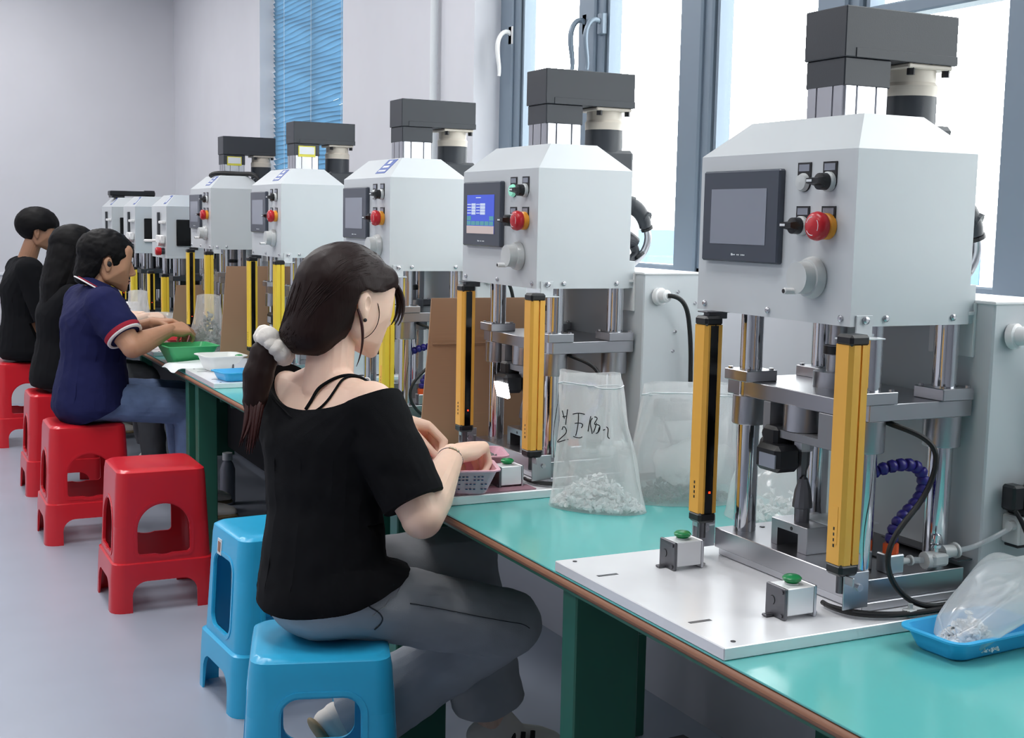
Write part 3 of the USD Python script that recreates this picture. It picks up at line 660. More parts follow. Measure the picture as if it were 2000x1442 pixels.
        part(va, 'coil_lead', tube([(bu + 0.20, bv - 0.068, 0.152), (bu + 0.214, bv - 0.085, 0.11), (bu + 0.235, bv - 0.085, 0.05), (bu + 0.25, bv - 0.08, 0.02)], 0.004, 8, 30), 'rubber_black')
        part(va, 'lead_clip', cyl((bu + 0.245, bv - 0.095, 0.018), (bu + 0.245, bv - 0.06, 0.018), 0.016, n=14), 'black_plastic')
        part(t, 'drip_tray', [box(0.235, 0.275, -0.022, 0.16, 0.060, 0.0625), box(0.150, 0.275, 0.05, 0.30, 0.0525, 0.054), box(0.2735, 0.275, -0.022, 0.16, 0.0625, 0.12)], 'dark_steel')
        part(t, 'air_cable', tube([(0.095, 0.01, 0.298), (0.118, -0.03, 0.285), (0.14, -0.05, 0.262), (0.136, -0.054, 0.215), (0.108, -0.056, 0.175), (0.06, -0.06, 0.13), (0.045, -0.062, 0.095), (0.065, -0.066, 0.045), (0.12, -0.072, 0.013), (0.185, -0.07, 0.0105), (0.26, -0.06, 0.0105), (0.33, -0.055, 0.0105)], 0.0046, 10, 90), 'rubber_black')
        for o in (0, 0.011):
            part(t, 'signal_cable', tube([(-0.012 + o * 0.3, 0.012 + o, 0.007), (0.02, -0.055 - o, 0.0075), (0.07, -0.077 - o * 0.4, 0.0075), (0.12, -0.081 - o * 0.3, 0.0075), (0.2, -0.079 - o * 0.4, 0.0075), (0.30, -0.07 - o * 0.5, 0.0075)], 0.0042, 8, 50), 'rubber_black')
        part(t, 'cable_clip', [box(0.075, 0.093, -0.084, -0.066, 0.0012, 0.013, 0.002), cyl((0.085, -0.075, 0.012), (0.085, -0.075, 0.021), 0.004, n=8)], 'lamp_white')
        part(t, 'cable_clip', [box(0.165, 0.18, -0.084, -0.064, 0.0012, 0.011, 0.002)], 'lamp_white')
        part(t, 'cable_tie', cyl((0.228, -0.066, 0.0088), (0.236, -0.065, 0.0088), 0.0085, n=10), 'black_plastic')
    return t

board(1.478, 'white mounting board under the nearest, blank-screen press', 2.0)
board(2.556, 'white mounting board under the press with the lit blue screen', 3.1)
board(3.55, 'white mounting board hidden behind the seated woman', 4.05)
board(4.645, 'white mounting board carrying the blue and white trays, in the middle of the row', 5.13)
board(5.80, 'white mounting board in front of the man in navy', 6.3)
board(6.80, 'white mounting board at the long-haired woman\'s place', 7.3)
board(7.72, 'farther white mounting board near the end of the row', 8.2)
board(8.56, 'farthest white mounting board by the end wall', 9.06)

press(1.563, 'nearest large bench press with a blank grey touch panel and orange guard posts', work_lit=False)
press(2.635, 'bench press with the lit blue touch screen, behind the plastic bag', 'on', work_lit=True)
press(3.588, 'bench press right behind the seated woman\'s head, with a blue sticker on its sloping roof', roof_sticker=True, color='curtain_yellow')
press(4.735, 'bright white bench press left of the woman\'s head, yellow label on its neck', roof_sticker=True, neck_label=True, color='curtain_yellow', full=False)
press(5.87, 'bench press in front of the man in navy, with a black cable across its roof', roof_sticker=True, neck_label=True, color='curtain_yellow', full=False)

def press_small(yn, label, bundle=False, roof=True):
    """The older presses at the end of the row: panel on the side, white lever on the front, no motor on top."""
    t = thing('side_panel_press', label, 'press machine', (1.36, yn, 0.7702), group='older presses at the far end')
    U, V, Z0, Z1, ZR = 0.249, 0.40, 0.388, 0.652, 0.712
    hd = part(t, 'head_cover', roof_box(U, V, Z0, Z1, ZR, 0.055), 'press_paint', 20)
    part(t, 'head_skirt', box(0.0, U, -0.001, V, Z0 - 0.01, Z0, 0.001), 'press_paint')
    part(t, 'touch_panel', box(0.05, 0.205, -0.012, 0.003, 0.445, 0.583, 0.003), 'lens_black')
    part(t, 'display_strip', box(-0.012, 0.002, 0.17, 0.20, 0.50, 0.62, 0.002), 'cover_black')
    lv = part(t, 'lever_housing', [box(-0.03, 0.0, 0.03, 0.15, 0.455, 0.50, 0.006), lathe([(0, 0), (0.03, 0), (0.028, 0.03), (0, 0.032)], (-0.0, 0.09, 0.47), (-1, 0, 0), 20)], 'white_plastic', 40)
    part(lv, 'lever', tube([(-0.02, 0.16, 0.47), (-0.06, 0.17, 0.468), (-0.075, 0.2, 0.468)], 0.008, 10, 10), 'white_plastic')
    part(t, 'side_switch', [box(-0.02, 0.0, 0.02, 0.12, 0.56, 0.575, 0.003)], 'white_plastic')
    es = part(t, 'emergency_stop', lathe([(0.0, 0.0), (0.02, 0.0), (0.022, 0.02), (0.018, 0.028), (0, 0.03)], (-0.018, 0.065, 0.415), (-1, 0, 0), 20), 'red_plastic', 50)
    part(es, 'stop_collar', lathe([(0, 0), (0.017, 0), (0.017, 0.018), (0, 0.018)], (0, 0.065, 0.415), (-1, 0, 0), 16), 'cover_black')
    if roof:
        sl = lambda u, v, o: np.array((0.055 * u, v, Z1 + 0.06 * u)) + np.array((-0.73, 0, 0.68)) * o
        part(t, 'roof_sticker', hull([sl(u, v, o) for u in (0.2, 0.95) for v in (0.075, 0.13) for o in (0, 0.001)]), 'sticker_blue')
        part(t, 'sticker_print', hull([sl(u, v, o) for u in (0.32, 0.8) for v in (0.088, 0.118) for o in (0.0009, 0.0016)]), 'label_white')
    for u in (0.06, 0.2):
        for v in (0.04, 0.33):
            part(t, 'guide_post', cyl((u, v, 0.05), (u, v, Z0), 0.0205, n=20), 'chrome', 40)
    part(t, 'sliding_plate', box(0.03, 0.25, 0.0, 0.37, 0.26, 0.285, 0.001), 'cover_black')
    part(t, 'tool_holder', [box(0.06, 0.19, 0.1, 0.26, 0.16, 0.26, 0.004), cyl((0.12, 0.18, 0.09), (0.12, 0.18, 0.17), 0.015, n=12)], 'cover_black')
    part(t, 'ram', cyl((0.125, 0.18, 0.28), (0.125, 0.18, Z0), 0.024, n=16), 'steel_plate', 40)
    part(t, 'base_plate', box(0.02, 0.262, -0.02, 0.37, 0.0, 0.051, 0.001), 'cover_black')
    part(t, 'fixture_block', box(0.06, 0.17, 0.12, 0.24, 0.051, 0.085, 0.002), 'cover_black')
    cabinet = part(t, 'control_cabinet', box(0.256, 0.43, -0.02, 0.40, 0.004, 0.45, 0.003), 'cover_black')
    light_curtain(t, -0.035, -0.046, 0.068, 0.30, 'curtain_yellow', 1)
    light_curtain(t, -0.035, 0.338, 0.068, 0.30, 'curtain_yellow', -1)
    if bundle:
        part(t, 'belt_cover', [box(0.01, 0.30, 0.12, 0.22, ZR + 0.012, ZR + 0.045, 0.006), box(0.02, 0.1, 0.1, 0.24, ZR, ZR + 0.014, 0.002), cyl((0.27, 0.17, ZR - 0.03), (0.27, 0.17, ZR + 0.05), 0.035, n=20)], 'black_plastic')
    return t
press_small(6.875, 'older press with a large black side panel, nearest of the three far ones')
press_small(7.79, 'older press half hidden, middle of the three at the far end')
press_small(8.63, 'farthest older press, with a black belt cover lying on its roof', True)
solo('roof_cable', tube([(1.415, 6.10, 1.565), (1.45, 6.02, 1.575), (1.53, 5.95, 1.572), (1.575, 5.88, 1.56), (1.606, 5.858, 1.50), (1.625, 5.85, 1.40), (1.65, 5.86, 1.27)], 0.011, 10, 50), 'rubber_black', 'black cable draped over the roof of the press in front of the man', 'cable')

# ------------------------------------------------------------------ push-button boxes on the boards
def button_box(x, y, label, rz=0):
    t = thing('push_button_box', label, 'button box', (x, y, 0.7705), rz, 'green push-button boxes on the boards')
    part(t, 'case', box(0.006, 0.058, 0.0, 0.046, 0.006, 0.05, 0.0015), 'board_metal')
    part(t, 'side_bracket', [box(0.0, 0.006, -0.001, 0.048, 0.0, 0.0505, 0.0012)], 'dark_steel')
    part(t, 'side_bracket', [box(0.058, 0.063, -0.001, 0.048, 0.0, 0.0505, 0.0012), box(0.058, 0.076, 0.012, 0.032, 0.0, 0.004, 0.001)], 'aluminium')
    part(t, 'front_foot', box(-0.014, 0.003, 0.026, 0.038, 0.0, 0.004, 0.001), 'dark_steel')
    for v, z in ((0.006, 0.044), (0.006, 0.006)):
        part(t, 'bracket_screw', cyl((-0.002, v, z), (0.001, v, z), 0.0035, n=8), 'dark_steel')
    A = np.radians(np.linspace(60, 240, 10))
    part(t, 'cable_mark', tube(np.c_[np.full(10, -0.0003), 0.03 + 0.006 * np.cos(A), 0.026 + 0.007 * np.sin(A)], 0.0007, 5), 'ink')
    part(t, 'button', lathe([(0.0, 0.0), (0.009, 0.0), (0.010, 0.004), (0.0145, 0.006), (0.0155, 0.010), (0.012, 0.0135), (0.0, 0.0145)], (0.032, 0.024, 0.05), (0, 0, 1), 20), 'green_plastic', 50)
    part(t, 'button_collar', lathe([(0, 0), (0.0115, 0), (0.0115, 0.003), (0, 0.003)], (0.032, 0.024, 0.0495), (0, 0, 1), 18), 'lamp_white')
button_box(1.243, 1.547, 'nearer of the two green push-button boxes on the nearest board')
button_box(1.243, 1.856, 'farther green push-button box on the nearest board, left of the guard post')
button_box(1.256, 2.60, 'green push-button box beside the pink tray')
button_box(1.256, 4.70, 'green push-button box behind the woman\'s ponytail, near the blue tray')
button_box(1.235, 4.985, 'grey push-button box behind the white tray')

# ------------------------------------------------------------------ people
mat('skin_light', 'f6cfb9', 0.5, noise=(14, 0.05), sss=0.12)
mat('skin_tan', 'b98a6c', 0.5, noise=(14, 0.05), sss=0.1)
mat('skin_brown', '9c7258', 0.5, noise=(14, 0.05), sss=0.1)
mat('lip', 'b06a60', 0.45)
mat('eye_white', 'e8e4e0', 0.25)
mat('eye_dark', '1a120e', 0.2)
mat('brow', '17100e', 0.8)
mat('hair_brown', '1e0d0b', 0.48, aniso=((420, 420, 18), 0.25), spec=0.22)
mat('hair_red', '38100d', 0.5, aniso=((420, 420, 18), 0.3))
mat('hair_black', '070608', 0.6, aniso=((420, 420, 22), 0.25), spec=0.18)
mat('cloth_black', '0b0c10', 0.9, bump=(500, 0.12), spec=0.2)
mat('cloth_navy', '181c48', 0.9, bump=(500, 0.2), spec=0.25)
mat('cloth_grey', 'a6aab0', 0.9, bump=(450, 0.2), noise=(10, 0.06))
mat('cloth_dgrey', '54585c', 0.9, bump=(450, 0.2), noise=(10, 0.06))
mat('denim', '6a7fa6', 0.9, bump=(450, 0.25), noise=(18, 0.1))
mat('seam_thread', '3a3d42', 0.9)
mat('seam_light', 'a8abb0', 0.9)
mat('trim_white', 'f0ecea', 0.8)
mat('trim_red', 'a01830', 0.8)
mat('shoe_white', 'e2dcd4', 0.6)
mat('shoe_sole', '8a7a5c', 0.7)
mat('scrunchie', 'f2ece4', 0.9, bump=(200, 0.3))
mat('bracelet_metal', 'c8b8a0', 0.3, 0.8)

ICO = trimesh.creation.icosphere(2).vertices
V3 = lambda *a: np.array(a, float)
nrm = lambda v: np.asarray(v, float) / np.linalg.norm(v)

def sph(c, r): return ICO * r + np.asarray(c, float)
def ell(c, r, R=None):
    """Ellipsoid points; R has the axes as columns."""
    p = ICO * np.asarray(r, float)
    return (p if R is None else p @ np.asarray(R).T) + np.asarray(c, float)
def H(*pts): return Manifold.hull_points(np.vstack(pts))
def bone(a, ra, b, rb): return H(sph(a, ra), sph(b, rb))
def union(ms):
    out = ms[0]
    for m in ms[1:]: out = out + m
    return out
def organic(m, edge, it=8, wr=None, seed=0):
    """Refines, smooths and lightly wrinkles a union of hulls."""
    t = tm(m.refine_to_length(edge)); t = trimesh.Trimesh(t.vertices, t.faces, process=True)
    trimesh.smoothing.filter_taubin(t, lamb=0.5, nu=0.53, iterations=it)
    return wob(t, wr[0], wr[1], seed) if wr else t

def hand(W, d, n, side, s=1.0, curl=(0.5, 0.7, 0.5), spread=0.0, thumb=(0.6, 0.55, 0.45), tcurl=0.3):
    """Palm, four jointed fingers and a thumb. d: wrist to knuckles, n: way the palm faces, side +1 right hand, -1 left."""
    d = nrm(d); n = nrm(n - d * (np.asarray(n) @ d)); t = -np.cross(n, d) * side
    W = np.asarray(W, float); ms = []
    kn = [W + (d * a + t * b) * s for a, b in ((0.082, 0.031), (0.086, 0.010), (0.082, -0.011), (0.074, -0.030))]
    ms.append(H(sph(W + t * 0.014 * s, 0.018 * s), sph(W - t * 0.014 * s, 0.017 * s), *[sph(k - d * 0.006 * s, 0.0118 * s) for k in kn], sph(W + (d * 0.04 + t * 0.028 + n * 0.006) * s, 0.013 * s), sph(W + (d * 0.035 - t * 0.026 + n * 0.006) * s, 0.013 * s)))
    lens = ((0.041, 0.025, 0.020), (0.045, 0.028, 0.021), (0.041, 0.026, 0.020), (0.033, 0.020, 0.017)); rad = (0.0088, 0.0090, 0.0086, 0.0076)
    for i in range(4):
        p = kn[i]; a = 0.0; c = curl if np.ndim(curl[0]) == 0 else curl[i]
        dd = nrm(d + t * spread * (1.5 - i))
        for j in range(3):
            a += c[j] * (1 + 0.06 * i)
            q = p + (dd * math.cos(a) + n * math.sin(a)) * lens[i][j] * s
            ms.append(bone(p, rad[i] * s * (1.08 - 0.1 * j), q, rad[i] * s * (0.98 - 0.1 * j))); p = q
    p = W + (d * 0.028 + t * 0.026 + n * 0.004) * s; dd = nrm(d * thumb[0] + t * thumb[1] + n * thumb[2])
    for j, (L, r) in enumerate(((0.040, 0.0115), (0.032, 0.0102), (0.024, 0.0092))):
        q = p + dd * L * s; ms.append(bone(p, r * s * 1.05, q, r * s * 0.95)); p = q
        dd = nrm(dd + d * tcurl - t * tcurl * 0.9)
    return ms

class Head:
    def __init__(self, c, fwd, up=(0, 0, 1), s=1.0):
        x = nrm(fwd); y = nrm(np.cross(up, x)); z = np.cross(x, y)
        self.R, self.c, self.s = np.stack([x, y, z], 1), np.asarray(c, float), s
    def w(self, pts): return np.asarray(pts, float) * self.s @ self.R.T + self.c
    def m(self, man_): 
        t = tm(man_); return man(trimesh.Trimesh(self.w(t.vertices), t.faces, process=False))
    def skull(self):
        ms = [H(ell((-.014, 0, .035), (.090, .072, .080))),
              H(ell((-.014, 0, .030), (.07, .066, .06)), sph((.052, .036, .055), .030), sph((.052, -.036, .055), .030), sph((.050, .040, -.012), .028), sph((.050, -.040, -.012), .028), sph((.052, .022, -.062), .024), sph((.052, -.022, -.062), .024), sph((.070, 0, -.088), .016), sph((.0, .050, -.055), .018), sph((.0, -.050, -.055), .018)),
              H(sph((.066, .034, .032), .014), sph((.066, -.034, .032), .014), sph((.072, 0, .030), .012)),
              H(sph((.078, 0, .020), .007), sph((.102, 0, -.026), .0085), sph((.078, .011, -.03), .007), sph((.078, -.011, -.03), .007)),
              H(sph((.100, 0, -.027), .0095), sph((.086, .013, -.034), .007), sph((.086, -.013, -.034), .007)),
              H(ell((.082, 0, -.055), (.010, .021, .0055))), H(ell((.081, 0, -.067), (.010, .018, .0065)))]
        m = union(ms)
        for y in (.031, -.031): m = m - H(ell((.086, y, .013), (.012, .016, .0085)))
        for y in (1, -1):
            e = H(ell((-.010, y * .074, .006), (.016, .008, .020)), ell((-.006, y * .073, -.022), (.009, .007, .012))) - H(ell((-.004, y * .083, .004), (.009, .007, .016)))
            m = m + e
        return self.m(m)
    def details(self, t, skin):
        L = lambda mm: tm(self.m(mm))
        for y in (.031, -.031):
            e = part(t, 'eye', L(H(sph((.0655, y, .013), .0135))), 'eye_white', True)
            part(e, 'iris', L(H(ell((.0775, y, .013), (.0025, .006, .006)))), 'eye_dark', True)
            part(e, 'lashes', L(H(ell((.0795, y, .0205), (.0035, .015, .0018)))), 'brow', True)
            part(t, 'eyebrow', L(H(ell((.0785, y * 0.75, .034), (.004, .007, .003)), ell((.070, y * 1.5, .036), (.004, .006, .0022)))), 'brow', True)
        part(t, 'mouth', [L(H(ell((.0835, 0, -.0555), (.010, .019, .0045)))), L(H(ell((.0825, 0, -.0665), (.010, .016, .0052))))], 'lip', True)
    def hair(self, poly, big=((-.016, 0, .038), (.104, .086, .090)), extra=()):
        """Hair shell: a larger skull cut by a side-view outline (x forward, z up), plus extra masses."""
        m = H(ell(*big))
        for e in extra: m = m + e
        m = m ^ man(extr(sg.Polygon(poly).buffer(.010).buffer(-.020).buffer(.010), -0.2, 0.2, 'y'))
        return self.m(m)

def person(name, label, base, spec):
    t = thing(name, label, 'person', (base[0], base[1], 0.0))
    B = V3(base[0], base[1], 0)
    f = nrm(spec['face']); l = np.cross((0, 0, 1.0), f); up = V3(0, 0, 1); s = spec.get('s', 1.0)
    P, C7, RS, LS, HD = (V3(*spec[k]) for k in ('pelvis', 'c7', 'rs', 'ls', 'head'))
    ax = nrm(C7 - P); fl = nrm(f - ax * (f @ ax)); R = np.stack([fl, np.cross(ax, fl), ax], 1)
    hw = spec.get('girth', 1.0)
    W_, Rb = P + (C7 - P) * 0.36, P + (C7 - P) * 0.66
    def torso(o, full=True):
        ms = [H(ell(P, (.115 * hw + o, spec.get('hipw', .165 * hw) + o, .10 + o), R), ell(W_, (.098 * hw + o, .135 * hw + o, .08 + o), R)),
              H(ell(W_, (.098 * hw + o, .135 * hw + o, .08 + o), R), ell(Rb, (.108 * hw + o, .152 * hw + o, .10 + o), R)),
              H(ell(Rb, (.108 * hw + o, .152 * hw + o, .10 + o), R), sph(RS, .052 * s + o), sph(LS, .052 * s + o), sph(C7 - ax * 0.05, .050 + o))]
        return ms
    hd = Head(HD, spec['look'], spec.get('headup', (0, 0, 1)), s)
    nk = hd.w([(-.028, 0, -.055)])[0]
    arms = []
    for S, key in ((RS, 'r'), (LS, 'l')):
        E, Wr = V3(*spec[key + 'e']), V3(*spec[key + 'w'])
        a = spec.get('armr', 1.0) * s
        arms += [bone(S, .050 * a, S + (E - S) * .45, .045 * a), bone(S + (E - S) * .45, .045 * a, E, .037 * a), bone(E, .0385 * a, E + (Wr - E) * .3, .040 * a), bone(E + (Wr - E) * .3, .040 * a, Wr, .0235 * a)]
        h = spec[key + 'h']
        arms += hand(Wr, h[0], V3(*h[1]), 1 if key == 'r' else -1, s * spec.get('hands', 1.0), *h[2:])
    legs = []
    for sd, key in ((-1, 'r'), (1, 'l')):
        hp = P + l * sd * spec.get('hipoff', .09) - up * 0.01; K, A = V3(*spec[key + 'k']), V3(*spec[key + 'a'])
        legs += [bone(hp, .075, K, .055), bone(K, .052, K + (A - K) * .35, .05), bone(K + (A - K) * .35, .05, A, .036)]
    body = union(torso(0.0)[0:3] + [bone(C7 - ax * 0.03, .052 * s, nk, .046 * s), H(sph(C7 - ax * 0.04, .05), sph(RS + (C7 - RS) * 0.25, .04), sph(C7 - ax * 0.0, .042)), H(sph(C7 - ax * 0.04, .05), sph(LS + (C7 - LS) * 0.25, .04), sph(C7, .042)), hd.skull()] + arms + legs)
    bm = organic(body, spec.get('res', 0.008), spec.get('smooth', 8))
    bt = moved(bm, -B)
    bp = part(t, 'body', bt, spec['skin'], True)
    # re-base helper parts
    class T:   # details in world space -> thing space
        pass
    def put(nm, mesh, mt, smooth=True, parent=None, label=None):
        return part(parent or t, nm, moved(cat(mesh), -B), mt, smooth, label)
    def put_details():
        L = lambda mm: tm(hd.m(mm))
        for y in (.031, -.031):
            e = put('eye', L(H(sph((.0655, y, .013), .0135))), 'eye_white')
            put('iris', L(H(ell((.0775, y, .013), (.0025, .006, .006)))), 'eye_dark', True, e)
            put('eyelid', L(H(ell((.0785, y, .0195), (.004, .015, .0022)))), 'brow', True, e)
            put('eyebrow', L(H(ell((.0775, y * 0.75, .034), (.004, .007, .003)), ell((.069, y * 1.5, .036), (.004, .006, .0022)))), 'brow')
        put('mouth', [L(H(ell((.0835, 0, -.0555), (.010, .019, .0045)))), L(H(ell((.0825, 0, -.0665), (.010, .016, .0052))))], 'lip')
    put_details()
    # clothes
    o = spec.get('ease', 0.014)
    sl = spec.get('sleeve', 0.8)
    sh = torso(o) + [H(ell(P - up * 0.03, (.115 * hw + o + .012, spec.get('hipw', .165 * hw) + o + .008, .12), R), ell(W_, (.098 * hw + o, .135 * hw + o, .08 + o), R))]
    for S, key in ((RS, 'r'), (LS, 'l')):
        E = V3(*spec[key + 'e']); X = S + (E - S) * sl; a = spec.get('armr', 1.0) * s
        d = nrm(E - S)
        sh += [H(sph(S, .052 * s + o), sph(Rb + (S - Rb) * 0.55, .07), sph(S + (E - S) * .5, .049 * a + o)),
               bone(S, .051 * a + o, S + (X - S) * 0.55, .048 * a + o) , H(sph(S + (X - S) * 0.55, .048 * a + o), ell(X - d * 0.01, (.046 * a + o,) * 3))]
    for sd, key in ((-1, 'r'), (1, 'l')) if spec.get('lap', True) else ():
        hp = P + l * sd * spec.get('hipoff', .088) - up * 0.008; K = V3(*spec[key + 'k'])
        sh += [H(sph(hp, .105 if sd < 0 else .094), sph(hp + (K - hp) * .24, .098 if sd < 0 else .09), ell(P + up * .03, (.11, .15, .05), R))]
    if spec.get('collar_fill', True):
        sh += [H(sph(C7 - ax * 0.03, .054 + o * .6), sph(RS, .045 + o), sph(C7 - ax * 0.08, .06)), H(sph(C7 - ax * 0.03, .054 + o * .6), sph(LS, .045 + o), sph(C7 - ax * 0.08, .06))]
    shirt = union(sh); cuts = []
    for S, key in ((RS, 'r'), (LS, 'l')):    # square sleeve hems
        E = V3(*spec[key + 'e']); d = nrm(E - S); X = S + (E - S) * sl
        cuts.append(man(cyl(X, X + d * 0.12, 0.11)))
    for c, r in spec.get('neckline', []):
        cuts.append(H(trimesh.creation.icosphere(4).vertices * np.asarray(r) @ R.T + c))
    sm = man(organic(shirt, 0.013, 6, (22, spec.get('wrinkle', 0.004)), 3))
    hn = nrm(up + f * -spec.get('hemtilt', 0.0)); sm = sm.trim_by_plane(tuple(map(float, hn)), float(hn @ (P - up * spec.get('hem', 0.02))))
    for cut in cuts: sm = sm - cut
    put('shirt', sm, spec['shirt'], 50)
    tr = [H(ell(P - up * 0.012, (.118 * hw + .012, spec.get('hipw', .168 * hw) + .012, .10), np.stack([f, l, up], 1))) ^ man(box(*sorted((P[0] - 1, P[0] + 1)), *sorted((P[1] - 1, P[1] + 1)), P[2] - 0.5, P[2] + 0.055))]
    g = spec.get('leg', 1.0); tcut = []
    for sd, key in ((-1, 'r'), (1, 'l')):
        hp = P + l * sd * spec.get('hipoff', .088) - up * 0.008; K, A = V3(*spec[key + 'k']), V3(*spec[key + 'a'])
        tr += [bone(hp, .088, K, .068 * g), bone(K, .066 * g, K + (A - K) * .5, .068 * g), bone(K + (A - K) * .5, .068 * g, A + (A - K) * 0.12, .070 * g * spec.get('flare', 0.9))]
        hq = A + (K - A) * (0.15 if key == 'l' else 0.04); tcut.append(man(cyl(hq, hq + nrm(A - K) * 0.4, 0.22)))
    tmesh = man(organic(union(tr), 0.013, 5, (17, 0.008), 5))
    for c in tcut: tmesh = tmesh - c
    put('trousers', tmesh, spec['trousers'], 60)
    for key in 'rl':
        A = V3(*spec[key + 'a']); d, u = (nrm(V3(*x)) for x in spec[key + 'foot'])
        sd_ = np.cross(u, d); Q = np.stack([d, sd_, u], 1)
        q = lambda a, b, c: A + Q @ V3(a, b, c)
        shoe = H(sph(q(-.03, 0, -.03), .036), sph(q(.02, 0, .0), .040), sph(q(.05, 0, -.035), .04)) + H(sph(q(-.035, 0, -.055), .032), sph(q(.05, 0, -.045), .038), sph(q(.13, .008, -.06), .032), sph(q(.165, 0, -.066), .024))
        sp = put('shoe', organic(shoe, 0.010, 5), 'shoe_white')
        so = H(ell(q(-.035, 0, -.082), (.036, .036, .012), Q), ell(q(.06, 0, -.082), (.05, .042, .012), Q), ell(q(.165, 0, -.082), (.03, .032, .012), Q))
        put('sole', organic(so, 0.012, 3), 'shoe_sole', True, sp)
        if spec.get('stripes') and key == 'l':
            for k in range(3):
                x = 0.035 + k * 0.026
                put('shoe_stripe', tube([q(x, -.046, -.07), q(x + .006, -.043, -.045), q(x + .012, -.033, -.02)], 0.0065, 8, 8), 'ink', True, sp)
    return t, put, hd, dict(P=P, C7=C7, RS=RS, LS=LS, f=f, l=l, up=up, ax=ax, R=R, bm=bm, tm=tm(tmesh))

def snap(bm, pts, off):
    """Lays a polyline on a mesh: each point goes to the nearest vertex, lifted along its normal."""
    from scipy.spatial import cKDTree
    k = cKDTree(bm.vertices); n = np.array(bm.vertex_normals)
    i = k.query(np.asarray(pts))[1]
    return np.array(bm.vertices)[i] + n[i] * off

az = math.radians(25)
WF, WL = V3(math.cos(az), math.sin(az), 0), V3(-math.sin(az), math.cos(az), 0)
C7w = V3(.862, 2.645, 1.035)
t, put, hd, K = person('person', 'seated woman in a black off-shoulder top and grey trousers, dark ponytail with white scrunchie', (.815, 2.56), dict(
    s=1.06, face=WF, hipw=.132, hipoff=.062, pelvis=(.828, 2.565, .597), c7=C7w, rs=(.915, 2.522, .985), ls=(.805, 2.775, .982), head=(.918, 2.675, 1.192), look=V3(math.cos(math.radians(14)), math.sin(math.radians(14)), -.16), headup=(-.1, 0.0, 1),
    re=(.985, 2.40, .770), rw=(1.132, 2.586, .858), le=(.93, 2.95, .79), lw=(1.062, 2.805, .908), armr=1.08, hands=1.1,
    rh=(V3(.80, .55, .06), (0.25, -.05, -1), (1.25, 0.8, 0.45), 0.05, (0.75, 0.2, 0.6), 0.2), lh=(V3(.86, -.30, -.30), (-.35, -.45, -.8), ((0.55, 0.95, 0.6), (0.75, 0.95, 0.6), (0.85, 0.95, 0.6), (0.9, 0.9, 0.6)), 0.03, (0.7, 0.25, 0.6), 0.25),
    rk=(1.265, 2.56, .462), ra=(.975, 2.79, .20), lk=(1.235, 2.74, .575), la=(1.345, 2.80, .125), rfoot=((.55, -.1, -.85), (.85, .1, .5)), lfoot=((1, -.1, 0), (0, 0, 1)), stripes=True,
    skin='skin_light', shirt='cloth_black', trousers='cloth_grey', sleeve=0.86, ease=0.016, wrinkle=0.005, hem=-0.004, hemtilt=0.30, leg=1.18, flare=1.25, girth=0.92, collar_fill=False, res=0.0075,
    neckline=[(C7w + V3(.012, -.03, .030), (.17, .175, .112))]))
# hair drawn back over the skull into a low ponytail
hp = [(.118, .034), (.12, .150), (-.10, .16), (-.16, .05), (-.165, -.07), (-.125, -.118), (-.060, -.112), (-.030, -.090), (-.022, -.052), (-.027, -.02), (-.026, .022), (-.006, .033), (.014, .028), (.040, .034), (.066, .046), (.090, .040)]
hair = hd.hair(hp, ((-.012, 0, .036), (.108, .083, .092)), [H(ell((-.022, 0, .032), (.102, .0825, .090)), ell((-.078, .006, -.072), (.058, .068, .048)), sph((.052, .034, .056), .036), sph((.052, -.034, .056), .036))])
hr = put('hair', organic(hair, 0.007, 6, (30, 0.0015), 2), 'hair_brown')
W = lambda *p: hd.w([p])[0]
hairm = organic(hair, 0.007, 6, (30, 0.0015), 2)
rs_ = np.random.default_rng(5); strands = []
for k in range(230):   # combed-back strands lying on the hair
    a = rs_.uniform(-1.0, 1.0); b = rs_.uniform(0, 1)
    s0 = V3(.085 - .10 * b, math.copysign(.03 + .05 * b, a) * abs(a) ** .5, .06 + .075 * (1 - abs(a)) * (0.3 + b)); e0 = V3(-.118, .03 + .02 * rs_.normal(), -.085 + .012 * rs_.normal())
    m0 = (s0 + e0) / 2 + V3(-.03, math.copysign(.05, a) * abs(a), .06)
    c = np.array([(1 - u) ** 2 * s0 + 2 * u * (1 - u) * m0 + u * u * e0 for u in np.linspace(0, 1, 26)])
    q = snap(hairm, hd.w(c), 0.0004)
    for _ in range(6): q[1:-1] = (q[:-2] + 2 * q[1:-1] + q[2:]) / 4
    strands.append(tube(q, [0.0004, 0.0013, 0.0013, 0.0009], 4))
put('hair_strands', strands, 'hair_brown', True, hr)
stage.GetPrimAtPath(t + '/hair/hair_strands').SetCustomDataByKey('kind', 'stuff')
tail0 = W(-.118, .055, -.092)
tp = [tail0, tail0 + V3(-.032, .0, -.028), tail0 + V3(-.048, -.006, -.075), tail0 + V3(-.058, -.018, -.125), tail0 + V3(-.066, -.03, -.165)]
put('ponytail', organic(union([bone(tp[i], (.020, .031, .033, .026)[i], tp[i + 1], (.031, .033, .026, .010)[i]) for i in range(4)]), 0.008, 6, (40, 0.003), 4), 'hair_brown', True, hr)
for k in range(26):
    a = k * 2.4; o = V3(math.cos(a), math.sin(a), 0) * 0.004 * (k / 26.0 * 5) ** .5 * 2.2
    put('hair_tip', tube([tp[3] + o, tp[4] + o * 0.9 + V3(-.004, -.008, -.01), tp[4] + o * (1.1 + 0.2 * math.sin(k)) + V3(-.014, -.012, -.035 - 0.011 * (k % 4))], [0.007, 0.0045, 0.0007], 5, 10), 'hair_red', True, hr)
sc = tp[0] * 0.55 + tp[1] * 0.45
A = np.linspace(0, 2 * np.pi, 40)
dx = nrm(tp[1] - tp[0]); ex, ey, _ = frame_of(dx)
